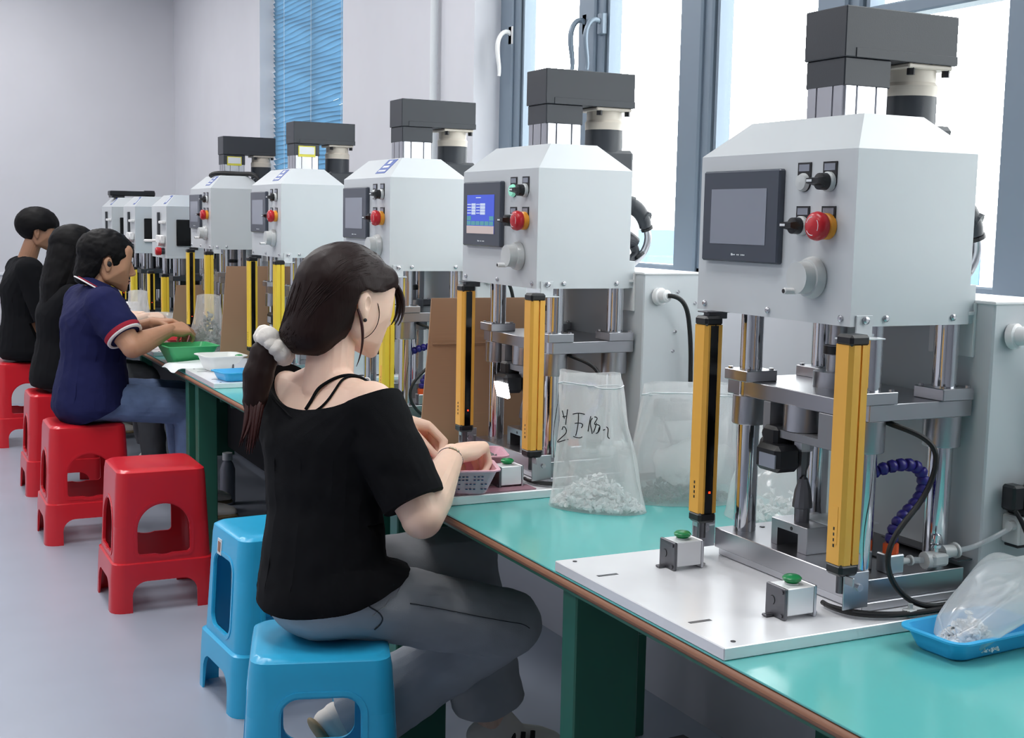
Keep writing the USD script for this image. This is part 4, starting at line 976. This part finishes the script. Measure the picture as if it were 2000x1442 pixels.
put('scrunchie', organic(union([H(sph(sc + (ex * math.cos(a) + ey * math.sin(a)) * .030 + dx * 0.005 * math.sin(5 * a), .019 + 0.005 * math.sin(7 * a))) for a in np.linspace(0, 2 * np.pi, 13)[:-1]] + [H(sph(sc, .031))]), 0.007, 4, (60, 0.004), 6), 'scrunchie')
put('loose_strand', tube([W(-.022, -.072, -.01), W(-.012, -.080, -.045), W(-.004, -.076, -.085), W(-.006, -.068, -.125)], [0.003, 0.0035, 0.0025, 0.0006], 7, 20), 'hair_red', True, hr)
put('loose_strand', tube([W(.026, -.066, .01), W(.032, -.071, -.02), W(.022, -.071, -.05), W(.002, -.066, -.068)], [0.001, 0.0009, 0.0007], 5, 20), 'hair_brown', True, hr)
put('fringe_strand', [tube([W(.083, y, .062), W(.104, y * 1.5, .03), W(.102, y * 1.9, -.008), W(.090, y * 2.1, -.03)], [0.004, 0.0055, 0.004, 0.001], 6, 16) for y in (-.028, -.022, -.016)], 'hair_brown', True, hr)
put('earring', H(sph(W(-.006, -.0785, -.030), .0042)), 'ink')
bm = K['bm']
sA = [C7w + V3(-.075, -.055, -.05), C7w + V3(-.045, -.06, -.01), C7w + V3(.0, -.07, .01), C7w + V3(.06, -.075, -.005), C7w + V3(.085, -.07, -.04)]
sB = [C7w + V3(-.06, -.085, -.05), C7w + V3(-.035, -.095, -.02), C7w + V3(.0, -.085, .005), C7w + V3(.05, -.08, .0)]
for sP, r in ((sA, 0.0036), (sB, 0.0026)):
    q = snap(bm, smooth_path(sP, 40), 0.003)
    for _ in range(12): q[1:-1] = (q[:-2] + 2 * q[1:-1] + q[2:]) / 4
    put('shoulder_strap', tube(q, r, 7), 'cloth_black')
rt = -WL; hipR, kneeR = V3(.828, 2.565, .59) + rt * .062, V3(1.265, 2.56, .462)
def on_thigh(u, side, top): return hipR + (kneeR - hipR) * u + rt * side * .09 + V3(0, 0, 1) * top * .08
def seam(pts, r, m):
    q = snap(K['tm'], smooth_path(pts, 40), 0.0012)
    for _ in range(10): q[1:-1] = (q[:-2] + 2 * q[1:-1] + q[2:]) / 4
    put('seam', tube(q, r, 5), m)
seam([on_thigh(u, 1.0, .25 - .1 * u) for u in (.2, .4, .6, .8, .97)], 0.0009, 'seam_thread')
seam([on_thigh(-.02, 1.0, -.3), on_thigh(.08, 1.0, .1), on_thigh(.16, .9, .5), on_thigh(.2, .7, .8)], 0.0016, 'seam_light')
seam([on_thigh(.03, 1.0, -.7), on_thigh(.05, 1.0, -.35), on_thigh(-.02, 1.0, -.1), on_thigh(-.12, 1.0, .1)], 0.0016, 'seam_thread')
seam([V3(.82, 2.57, .60) - WF * .13 + WL * .05 + V3(0, 0, a) for a in (.03, 0, -.04, -.08)], 0.0018, 'seam_thread')
put('strap_ring', tube(snap(bm, [C7w + V3(.06, -.075, -.005)], 0.003)[0] + np.c_[0.007 * np.cos(A), 0.003 * np.sin(A), 0.007 * np.sin(A)], 0.0018, 6), 'label_white')
RW, RE = V3(1.132, 2.586, .858), V3(.985, 2.40, .770)
bd = nrm(RW - RE); bx, by, _ = frame_of(bd); bc = RW - bd * 0.016
put('bracelet', tube(bc + 0.0285 * (np.cos(A)[:, None] * bx + np.sin(A)[:, None] * by), 0.0014, 6), 'dark_steel')
a0_ = math.atan2(V3(-.35, -.85, .35) @ by, V3(-.35, -.85, .35) @ bx)
for a in (a0_ - .3, a0_ - .1, a0_ + .1, a0_ + .35): put('bracelet_charm', H(sph(bc + 0.029 * (math.cos(a) * bx + math.sin(a) * by), .0038)), 'bracelet_metal')

NF = V3(1, .12, 0)
t, put, hd, K = person('person', 'man in a navy polo shirt with red and white cuffs and blue jeans, working seated', (.79, 5.69), dict(
    s=1.08, face=NF, pelvis=(.80, 5.70, .595), c7=(.83, 5.69, 1.055), rs=(.832, 5.515, .995), ls=(.80, 5.88, .99), head=(.880, 5.695, 1.168), look=V3(1, -.05, -.16), headup=(.12, 0, 1),
    re=(.925, 5.40, .835), rw=(1.105, 5.55, .888), le=(.95, 5.97, .82), lw=(1.065, 5.70, .905), armr=1.12,
    rh=(V3(.9, .4, .05), (.1, .5, -.85), (0.6, 0.7, 0.4), 0.04, (0.7, 0.3, 0.5), 0.2), lh=(V3(.95, -.25, -.05), (.0, -.5, -.85), (0.5, 0.7, 0.4), 0.04, (0.7, 0.3, 0.5), 0.2),
    rk=(1.205, 5.60, .545), ra=(1.22, 5.62, .125), lk=(1.20, 5.86, .555), la=(1.27, 5.90, .125), rfoot=((1, 0, 0), (0, 0, 1)), lfoot=((1, .1, 0), (0, 0, 1)),
    skin='skin_tan', shirt='cloth_navy', trousers='denim', sleeve=0.74, ease=0.022, wrinkle=0.006, lap=False, hem=0.055, hemtilt=0.55, girth=1.12, leg=1.12, flare=0.9, res=0.0075, smooth=16))
hp = [(.094, .036), (.112, .06), (.09, .15), (-.10, .16), (-.15, .06), (-.14, -.04), (-.118, -.095), (-.066, -.098), (-.036, -.045), (-.028, .018), (-.006, .034), (.010, .0), (.016, -.018), (.028, -.014), (.038, .020), (.062, .040)]
put('hair', organic(hd.hair(hp, ((-.018, 0, .042), (.112, .086, .092)), [H(ell((-.02, 0, .04), (.10, .083, .085)), ell((-.075, 0, -.06), (.05, .06, .045)))]), 0.007, 4, (55, 0.005), 8), 'hair_black')
put('earbud', H(ell(hd.w([(-.004, -.079, -.002)])[0], (.010, .007, .012))), 'ink')
# knitted collar with a white edge, cuff bands
C = K['C7']; 
def ring_pts(c, rx, ry, tilt, n=40, a0=0, a1=2 * np.pi):
    a = np.linspace(a0, a1, n); return np.c_[c[0] + rx * np.cos(a), c[1] + ry * np.sin(a), c[2] - tilt * np.cos(a)]
cr = [ring_pts(C + V3(.018, 0, .034), .068, .070, -.030 + .062), ring_pts(C + V3(.020, 0, .014), .088, .092, .050), ring_pts(C + V3(.022, 0, -.012), .112, .122, .070), ring_pts(C + V3(.022, 0, -.015), .104, .114, .066), ring_pts(C + V3(.020, 0, .012), .080, .084, .048), ring_pts(C + V3(.018, 0, .028), .062, .064, .032)]
cl = put('collar', loft_rings([c[:-1] for c in cr], caps=False), 'cloth_navy', 50)
put('collar_stripe', tube(ring_pts(C + V3(.022, 0, -.0125), .1125, .1225, .070), 0.0034, 6), 'trim_white', True, cl)
put('collar_stripe', tube(ring_pts(C + V3(.0215, 0, -.004), .1055, .1145, .0655), 0.0024, 6), 'trim_red', True, cl)
for S, E in ((K['RS'], V3(.925, 5.40, .835)), (K['LS'], V3(.95, 5.97, .82))):
    d = nrm(E - S); x, y, _ = frame_of(d); X = S + (E - S) * 0.735; r = 0.0765
    rg = lambda o, r: X + d * o + r * (np.cos(A)[:, None] * x + np.sin(A)[:, None] * y)
    put('cuff_band', loft_rings([rg(-.024, .0805)[:-1], rg(-.004, .0785)[:-1], rg(-.004, .070)[:-1], rg(-.024, .070)[:-1]], caps=False), 'trim_red')
    put('cuff_edge', loft_rings([rg(-.004, .079)[:-1], rg(.004, .0775)[:-1], rg(.004, .066)[:-1], rg(-.004, .066)[:-1]], caps=False), 'trim_white')

t, put, hd, K = person('person', 'woman with long loose black hair and dark clothes, mostly hidden behind the man', (.80, 6.70), dict(
    s=1.06, face=NF, pelvis=(.80, 6.70, .592), c7=(.825, 6.70, 1.015), rs=(.84, 6.56, .96), ls=(.81, 6.87, .96), head=(.885, 6.70, 1.172), look=V3(1, 0, -.2),
    re=(1.00, 6.46, .815), rw=(1.20, 6.60, .862), le=(.96, 6.97, .81), lw=(1.14, 6.80, .86), armr=1.0,
    rh=(V3(.95, .3, .0), (.1, .3, -.9), (0.5, 0.6, 0.4), 0.04), lh=(V3(.95, -.25, .0), (0, -.3, -.9), (0.5, 0.6, 0.4), 0.04),
    rk=(1.20, 6.62, .55), ra=(1.24, 6.64, .125), lk=(1.20, 6.84, .55), la=(1.26, 6.86, .125), rfoot=((1, 0, 0), (0, 0, 1)), lfoot=((1, .1, 0), (0, 0, 1)),
    skin='skin_light', shirt='cloth_black', trousers='cloth_dgrey', sleeve=0.72, ease=0.018, hem=0.07, girth=1.05, res=0.011))
hp = [(.094, .036), (.112, .06), (.09, .17), (-.10, .18), (-.2, .06), (-.25, -.30), (-.22, -.40), (-.05, -.40), (.02, -.34), (.045, -.2), (.052, -.03), (.05, .045)]
put('hair', organic(hd.hair(hp, ((-.020, 0, .042), (.116, .094, .098)), [H(ell((-.02, 0, .04), (.112, .094, .094)), ell((-.065, 0, -.15), (.075, .105, .09))), H(ell((-.065, 0, -.15), (.075, .105, .09)), ell((-.055, 0, -.36), (.045, .10, .06))), H(ell((-.0, -.07, .0), (.05, .028, .06)), ell((-.03, -.08, -.22), (.035, .022, .06))), H(ell((-.0, .07, .0), (.05, .028, .06)), ell((-.03, .08, -.22), (.035, .022, .06)))]), 0.010, 6, (30, 0.004), 9), 'hair_black')

t, put, hd, K = person('person', 'short-haired person in a black long-sleeved top seated on the farthest stool at the left', (.77, 8.13), dict(
    s=1.08, face=V3(1, .1, 0), pelvis=(.775, 8.14, .595), c7=(.775, 8.12, 1.085), rs=(.785, 7.965, 1.035), ls=(.765, 8.29, 1.03), head=(.858, 8.11, 1.258), look=V3(1, -.12, -.06),
    re=(.875, 7.92, .76), rw=(1.06, 8.02, .80), le=(.87, 8.34, .76), lw=(1.06, 8.22, .80), armr=1.1,
    rh=(V3(.95, .2, .0), (.1, .3, -.9), (0.5, 0.6, 0.4), 0.04), lh=(V3(.95, -.2, .0), (0, -.3, -.9), (0.5, 0.6, 0.4), 0.04),
    rk=(1.19, 8.04, .55), ra=(1.20, 8.06, .125), lk=(1.19, 8.24, .55), la=(1.23, 8.28, .125), rfoot=((1, 0, 0), (0, 0, 1)), lfoot=((1, .1, 0), (0, 0, 1)),
    skin='skin_brown', shirt='cloth_black', trousers='cloth_dgrey', sleeve=0.98, ease=0.024, hem=0.085, girth=1.08, hem_cut=True, res=0.011))
hp = [(.118, .020), (.13, .05), (.10, .16), (-.10, .17), (-.16, .06), (-.135, -.03), (-.10, -.085), (-.060, -.090), (-.036, -.05), (-.024, .012), (.0, .020), (.035, .008), (.045, .024), (.075, .030)]
put('hair', organic(hd.hair(hp, ((-.012, 0, .045), (.118, .094, .098))), 0.009, 5, (35, 0.004), 11), 'hair_black')

# ------------------------------------------------------------------ trays, bags and loose things on the benches
def tray_mesh(lx, ly, h, r=0.02, taper=0.012, th=0.0022, rim=0.007):
    def ring(a, b, z, rr, n=6):
        c = np.array(rrect(-a, a, -b, b, rr, n).exterior.coords)[:-1]
        return np.c_[c, np.full(len(c), z)]
    a, b = lx / 2, ly / 2
    return loft_rings([ring(a - taper - 0.004, b - taper - 0.004, 0, r), ring(a - taper, b - taper, 0.004, r), ring(a - 0.001, b - 0.001, h - 0.003, r), ring(a + rim, b + rim, h - 0.003, r + rim), ring(a + rim, b + rim, h, r + rim),
                       ring(a - th, b - th, h, r), ring(a - taper - th, b - taper - th, 0.005, r), ring(a - taper - 0.006, b - taper - 0.006, 0.003, r)])

def tray(name, label, x, y, z, lx, ly, h, rz, m, group=None, **k):
    t = thing(name, label, 'tray', (x, y, z), rz, group)
    part(t, 'basin', tray_mesh(lx, ly, h, **k), m, 40)
    return t

def chips(n, spread, rngs, size=(0.003, 0.008), flat=0.35):
    """A heap of small odd-shaped pieces. spread(i) gives each piece's centre."""
    base = trimesh.creation.icosphere(1); out_v, out_f = [], []; o = 0
    pts = rngs.normal(size=(6, len(base.vertices), 3)) * 0.22
    for i in range(n):
        s = rngs.uniform(*size); v = (base.vertices + pts[i % 6]) * (s, s * rngs.uniform(0.5, 1), s * flat * rngs.uniform(0.6, 1.6))
        M = trimesh.transformations.random_rotation_matrix(rngs.random(3))[:3, :3]
        out_v.append(v @ M.T + spread(i)); out_f.append(base.faces + o); o += len(base.vertices)
    return trimesh.Trimesh(np.vstack(out_v), np.vstack(out_f), process=False)

ZD, ZT2 = 0.7502, 0.7705   # bench surface, board surface
tray('blue_tray', 'blue plastic tray on the near bench end, holding a small bag of parts', 1.478, 1.385, ZD, 0.20, 0.112, 0.034, 4, 'tray_blue', 'blue trays')
tray('blue_tray', 'flat blue tray on the middle board, left of the ponytail', 1.215, 4.735, ZT2, 0.20, 0.14, 0.034, 8, 'tray_blue', 'blue trays')
pk = tray('pink_tray', 'nearer pink plastic tray with printed rows, under the woman\'s right hand', 1.165, 2.607, ZT2, 0.150, 0.13, 0.060, -17, 'tray_pink', 'pink trays', r=0.016, taper=0.022)
part(pk, 'printed_line', [box(-0.056 + k * 0.0085, -0.0515 + k * 0.0085, y0 - 0.0012, y0 + 0.004, zr, zr + 0.0016) for zr, y0 in ((0.044, -0.0615), (0.036, -0.0587), (0.026, -0.055), (0.014, -0.0505)) for k in range(13) if (k * 7 + int(zr * 1000)) % 4], 'sticker_ink', False, None, 'stuff')
p2 = tray('pink_tray', 'farther pink plastic tray with metal parts in it, beyond the woman\'s hand', 1.258, 2.748, ZT2, 0.145, 0.13, 0.062, -17, 'tray_pink', 'pink trays', r=0.016, taper=0.022)
rr = np.random.default_rng(3)
solo('metal_parts', moved(chips(60, lambda i: V3(rr.uniform(-.05, .05), rr.uniform(-.04, .04), 0.05 + rr.uniform(-.008, .005)), rr, (0.004, 0.009)), (1.258, 2.748, ZT2)), 'granule_grey', 'small grey metal parts heaped in the farther pink tray', 'parts', None, 30, 'stuff')
tray('red_tray', 'deep red tray under the woman\'s left hand', 1.095, 2.785, ZT2, 0.10, 0.17, 0.068, -16, 'tray_red', 'red trays', r=0.012, taper=0.016)
tray('red_tray', 'red tray on the bench behind the woman\'s ponytail', 1.16, 4.13, ZD, 0.13, 0.20, 0.075, 0, 'tray_red', 'red trays', r=0.014, taper=0.02)
tray('red_tray', 'red tray in front of the man, under his hands', 1.235, 5.93, ZT2, 0.17, 0.22, 0.05, 0, 'tray_red', 'red trays', r=0.014, taper=0.02)
tray('green_tray', 'translucent green tray at the bench edge by the man\'s elbow', 1.165, 5.48, ZT2 - 0.0195, 0.215, 0.20, 0.082, 5, 'tray_green', None, r=0.02, taper=0.035)
tray('white_tray', 'white plastic bowl-like tray between the green tray and the blue tray', 1.205, 5.05, ZT2, 0.155, 0.16, 0.062, 5, 'tray_white', None, r=0.025, taper=0.02, rim=0.012)
ps = thing('paper_sheet', 'white paper sheet hanging over the bench edge under the white tray', 'paper', (1.06, 5.25, ZD))
xx, yy = np.meshgrid(np.linspace(0, 0.16, 12), np.linspace(-0.12, 0.14, 10), indexing='ij')
zz = 0.0215 + 0.004 * np.sin(yy * 30 + xx * 20) - 0.018 * np.clip((0.03 - xx) / 0.03, 0, 1) ** 2
def sheet(x, y, z, th=0.0008):
    n, m = x.shape; top = np.c_[x.ravel(), y.ravel(), z.ravel()]; v = np.vstack([top, top - (0, 0, th)]); f = []
    for i in range(n - 1):
        for j in range(m - 1):
            a = i * m + j; f += [(a, a + m, a + 1), (a + 1, a + m, a + m + 1)]
    f += [(c + n * m, b + n * m, a + n * m) for a, b, c in f]
    return trimesh.Trimesh(v, np.array(f), process=False)
part(ps, 'sheet', sheet(xx - 0.02, yy, zz), 'paper', True)
solo('mauve_mat', [box(1.095, 1.335, 2.565, 2.93, ZT2, ZT2 + 0.0025, 0.001)], 'mat_mauve', 'thin mauve mat under the pink trays on the board', 'mat')

# ---- cardboard shields between the presses
def cardboard(label, y, x0, x1, z0, z1, lean=0.0, fold=None):
    t = thing('cardboard_shield', label, 'cardboard', (x0, y, z0), group='brown cardboard shields')
    L, h = x1 - x0, z1 - z0
    xx, zz = np.meshgrid(np.linspace(0, L, 14), np.linspace(0, h, 10), indexing='ij')
    yy = 0.004 * np.sin(xx * 9 + 1) + lean * zz + 0.003 * np.sin(zz * 14)
    a = np.stack([xx - 0.03 * (1 - zz / h) * (xx < 0.001), yy, zz], -1).reshape(-1, 3); n, m = xx.shape
    b = a + (0, 0.005, 0); f = []
    for i in range(n - 1):
        for j in range(m - 1):
            q = i * m + j; f += [(q, q + m, q + 1), (q + 1, q + m, q + m + 1)]
    N = n * m; g = [(r + N, q + N, p + N) for p, q, r in f]
    e = [(i * m, (i + 1) * m) for i in range(n - 1)] + [((i + 1) * m + m - 1, i * m + m - 1) for i in range(n - 1)] + [(j + 1, j) for j in range(m - 1)] + [((n - 1) * m + j, (n - 1) * m + j + 1) for j in range(m - 1)]
    s = [q for p, r in e for q in ((r, p, p + N), (r, p + N, r + N))]
    part(t, 'board_face', trimesh.Trimesh(np.vstack([a, b]), np.array(f + g + s), process=False), 'cardboard', 40)
    if fold:
        part(t, 'fold_crease', box(0.002, L - 0.01, -0.0035, -0.001, fold - 0.0015, fold + 0.0015), 'cardboard')
    return t
cardboard('brown cardboard sheet standing behind the guard posts of the blue-screen press', 3.15, 1.315, 1.66, ZD + 0.0005, 1.172, 0, 0.30)
cardboard('brown cardboard sheet standing beside the clear bag, left of the yellow-label press', 5.33, 1.298, 1.62, ZD + 0.0205, 1.170)
cardboard('shorter brown cardboard sheet standing in front of the man\'s hands', 6.52, 1.335, 1.60, ZD + 0.0005, 1.028)

# ---- polythene bags: a lofted pouch, flat at the top, spread at the bottom
def bag(name, label, cx, cy, ang, wb, db, wt, h, m, seed, lean=(0, 0), group='polythene bags of parts', neck=None, zip_line=True, z0=ZD):
    t = thing(name, label, 'plastic bag', (cx, cy, z0), ang, group)
    n, L = 56, 26; rings = []
    A = np.linspace(0, 2 * np.pi, n, endpoint=False); rg = np.random.default_rng(seed); ph = rg.uniform(0, 6.28, 8)
    def ring(u):
        w = wb * (1 - u) ** 1.6 + wt * (1 - (1 - u) ** 1.6); d = db * (1 - u) ** 1.3 + 0.006 + 0.012 * math.sin(math.pi * u)
        if neck: w *= 1 - neck * math.exp(-((u - 0.45) / 0.22) ** 2)
        x = w / 2 * np.sign(np.cos(A)) * np.abs(np.cos(A)) ** 0.8; y = d / 2 * np.sin(A)
        wr = 0.0065 * math.sin(min(1, 5 * u + .1) * 1.57) * (np.sin(3 * A + ph[0] + 6 * u) * np.sin(7 * u + ph[1]) + 0.7 * np.sin(7 * A + ph[2] + 4 * u) + 0.5 * np.sin(11 * A + ph[3] - 9 * u))
        y = y + wr * (1 - 0.6 * (u > 0.93)) + 0.006 * math.sin(math.pi * min(1, u * 1.05)) * (np.abs(np.sin(4.5 * A + ph[5] + 2.2 * u)) ** 6 - np.abs(np.sin(3.5 * A + ph[6] - 3.0 * u)) ** 8); 
        z = u * h * (1 - 0.05 * np.cos(A) * lean[0] * 0) + 0.004 * np.sin(2 * A + ph[4]) * u
        return np.c_[x + lean[0] * u ** 1.3, y + lean[1] * u ** 1.3, np.maximum(z, 0.0) + 0.0006]
    us = np.linspace(0, 1, L) ** 0.9
    part(t, 'film', loft_rings([ring(u) for u in us], caps=False), m, True)
    if zip_line:
        for u in (0.905,):
            part(t, 'zip_seal', tube(np.vstack([ring(u), ring(u)[:1]]), 0.0016, 6), 'label_white', True)
    return t, ring, h

t, ringA, hA = bag('parts_bag', 'tall milky zip bag of white granules with handwriting, beside the blue-screen press', 1.412, 2.42, -48, 0.225, 0.115, 0.140, 0.302, 'bag_milky', 5, lean=(-0.025, 0.0))
rg = np.random.default_rng(12)
def heap(w, d, h, n):
    def sp(i):
        a, q = rg.uniform(0, 6.28), rg.uniform(0, 1) ** 0.5
        return V3(q * w * math.cos(a), q * d * math.sin(a), 0.006 + (1 - q ** 1.5) * h * rg.uniform(0.1, 1))
    return sp
part(t, 'white_granules', chips(760, heap(0.104, 0.050, 0.075, 0), rg, (0.004, 0.0085)), 'granule_white', 30, None, 'stuff')
part(t, 'green_granules', chips(160, heap(0.106, 0.047, 0.016, 0), rg, (0.003, 0.006)), 'granule_green', 30, None, 'stuff')
# pen strokes on the film: (x across the bag's front in -1..1, height 0..1)
def on_bag(ring, x, u):
    r = ring(u); k = r[r[:, 1] <= np.median(r[:, 1]) + 1e-9]; k = r[len(r) // 2:]   # lower half of the loop: y < 0, the side facing the camera
    o = np.argsort(k[:, 0]); xs = k[o, 0]; c, w = (xs[0] + xs[-1]) / 2, (xs[-1] - xs[0]) / 2
    X = c + x * w
    return np.array([X, np.interp(X, xs, k[o, 1]) - 0.0012, np.interp(X, xs, k[o, 2])])
strokes = [[(-.88, .70), (-.80, .645)], [(-.70, .715), (-.76, .60)], [(-.86, .655), (-.72, .665)],
           [(-.86, .56), (-.80, .585), (-.72, .56), (-.80, .52), (-.92, .475), (-.78, .485), (-.64, .50)],
           [(-.50, .69), (-.34, .70), (-.18, .695)], [(-.36, .70), (-.36, .62), (-.42, .535)], [(-.44, .625), (-.32, .63), (-.22, .625), (-.25, .60)], [(-.48, .53), (-.34, .525), (-.20, .54)],
           [(.02, .69), (.00, .64), (-.02, .585)], [(.08, .68), (.03, .645), (.07, .60), (.09, .57)], [(.14, .69), (.22, .68), (.15, .64), (.26, .635), (.24, .585), (.18, .575)], [(.20, .65), (.15, .60), (.12, .58)], [(.27, .62), (.23, .58)],
           [(.36, .60), (.42, .605)], [(.46, .625), (.52, .615), (.50, .57), (.56, .55)]]
for st in strokes:
    P = smooth_path([on_bag(ringA, x, u) for x, u in st], 18) if len(st) > 2 else np.array([on_bag(ringA, *st[0]) * (1 - k) + on_bag(ringA, *st[1]) * k for k in np.linspace(0, 1, 6)])
    part(t, 'pen_stroke', tube(P, 0.0011, 5), 'ink', True)

t, ringB, hB = bag('parts_bag', 'wide milky zip bag with grey parts at its foot, left of the nearest press', 1.635, 2.43, -24, 0.27, 0.15, 0.22, 0.27, 'bag_milky', 8, lean=(0.02, 0))
part(t, 'grey_granules', chips(320, heap(0.12, 0.055, 0.06, 0), rg, (0.003, 0.008)), 'granule_grey', 30, None, 'stuff')
part(t, 'green_granules', chips(220, heap(0.135, 0.062, 0.03, 0), rg, (0.003, 0.006)), 'granule_green', 30, None, 'stuff')
part(t, 'inner_bag', wob(trimesh.Trimesh(ICO * (0.095, 0.040, 0.055) + (0.03, 0.0, 0.085), trimesh.creation.icosphere(2).faces, process=False), 38, 0.030, 4), 'bag_milky', True)
t, _, _ = bag('parts_bag', 'crumpled milky bag lying on the bench behind the nearest press, seen between its posts', 1.72, 2.15, -75, 0.30, 0.16, 0.26, 0.20, 'bag_milky', 21, lean=(0.0, 0.02), zip_line=False)
part(t, 'white_parts', chips(160, heap(0.12, 0.06, 0.07, 0), rg, (0.005, 0.010)), 'granule_white', 30, None, 'stuff')
t, _, _ = bag('parts_bag', 'clear round-topped bag of grey metal parts beside the brown cardboard, near the man\'s hands', 1.29, 5.63, -24, 0.225, 0.14, 0.10, 0.262, 'bag_clear', 31, zip_line=False, z0=ZT2)
part(t, 'grey_parts', chips(280, heap(0.09, 0.055, 0.19, 0), rg, (0.006, 0.013)), 'granule_grey', 30, None, 'stuff')
t, _, _ = bag('parts_bag', 'low clear bag on the board at the long-haired woman\'s hands', 1.27, 6.66, -10, 0.22, 0.16, 0.16, 0.13, 'bag_milky', 41, zip_line=False, z0=ZT2 - 0.0195)
part(t, 'pale_parts', chips(60, heap(0.07, 0.05, 0.03, 0), rg, (0.004, 0.009)), 'granule_white', 30, None, 'stuff')
t, _, _ = bag('parts_bag', 'upright milky bag beside the cup at the far end of the benches', 1.24, 7.05, -20, 0.16, 0.09, 0.10, 0.20, 'bag_milky', 51, zip_line=False, z0=ZT2)
part(t, 'pale_parts', chips(60, heap(0.06, 0.03, 0.04, 0), rg, (0.004, 0.009)), 'granule_white', 30, None, 'stuff')

# small bag lying in the near blue tray, its mouth drooping over the rim to the right
t = thing('parts_bag', 'small bluish bag of white granules lying in the blue tray at the right edge', 'plastic bag', (1.478, 1.385, ZD + 0.005), 0, 'polythene bags of parts')
rings = []
A = np.linspace(0, 2 * np.pi, 40, endpoint=False)
for u in np.linspace(0, 1, 22):
    c = V3(-0.062 + 0.30 * u, -0.012 + 0.025 * u, 0.018 + 0.075 * math.sin(min(1, u * 1.25) * 1.9) - 0.01 * u)
    w = 0.040 + 0.05 * math.sin(min(1, u * 1.4) * 1.57); d = 0.016 * (1 - u) + 0.012 + 0.012 * math.sin(3.1 * u)
    y = w * np.sign(np.cos(A)) * np.abs(np.cos(A)) ** .8; z = d * np.sin(A) + 0.005 * np.sin(5 * A + 9 * u) + 0.003 * np.sin(9 * A - 7 * u)
    if u == 0: y, z = y * 0.5, z * 0.6
    q = np.c_[np.full(40, c[0]) + 0.004 * np.sin(4 * A), c[1] + y, np.maximum(c[2] + z, 0.001)]
    rings.append(q)
part(t, 'film', loft_rings(rings, caps=False), 'bag_milky', True)
def lying(i):
    a, q = rg.uniform(0, 6.28), rg.uniform(0, 1) ** .5
    return V3(-0.022 + 0.044 * q * math.cos(a), -0.008 + 0.042 * q * math.sin(a), 0.008 + (1 - q) * 0.050 * rg.uniform(0.2, 1))
part(t, 'white_granules', chips(420, lying, rg, (0.003, 0.0065)), 'granule_white', 30, None, 'stuff')

# cup, bottle and odd boxes
t = thing('lidded_cup', 'white lidded cup with a green lower half on the bench beyond the man', 'cup', (1.235, 7.22, ZT2))
part(t, 'cup_body', lathe([(0.0, 0), (0.034, 0), (0.042, 0.085), (0, 0.085)], (0, 0, 0), (0, 0, 1), 28), 'cup_green', 40)
part(t, 'lid', lathe([(0, 0.082), (0.050, 0.082), (0.050, 0.105), (0.042, 0.108), (0.042, 0.126), (0.036, 0.130), (0, 0.130)], (0, 0, 0), (0, 0, 1), 28), 'white_plastic', 40)
t = thing('plastic_bottle', 'grey plastic bottle with a white cap standing on the floor under the second bench', 'bottle', (1.47, 6.04, 0.0))
part(t, 'bottle_body', lathe([(0, 0), (0.034, 0.002), (0.036, 0.02), (0.036, 0.17), (0.026, 0.20), (0.016, 0.215), (0.016, 0.225), (0, 0.225)], n=24), 'hmi_glass', 40)
part(t, 'cap', lathe([(0, 0.215), (0.024, 0.215), (0.024, 0.25), (0, 0.25)], n=20), 'label_white', 40)
t = thing('foot_box', 'black low box on the floor under the nearest bench, beyond the woman\'s shoe', 'box', (1.50, 2.35, 0), 4)
part(t, 'case', box(0, 0.28, 0, 0.2, 0, 0.10, 0.006), 'black_plastic'); part(t, 'lid', box(-0.004, 0.284, -0.004, 0.204, 0.10, 0.112, 0.004), 'black_plastic')
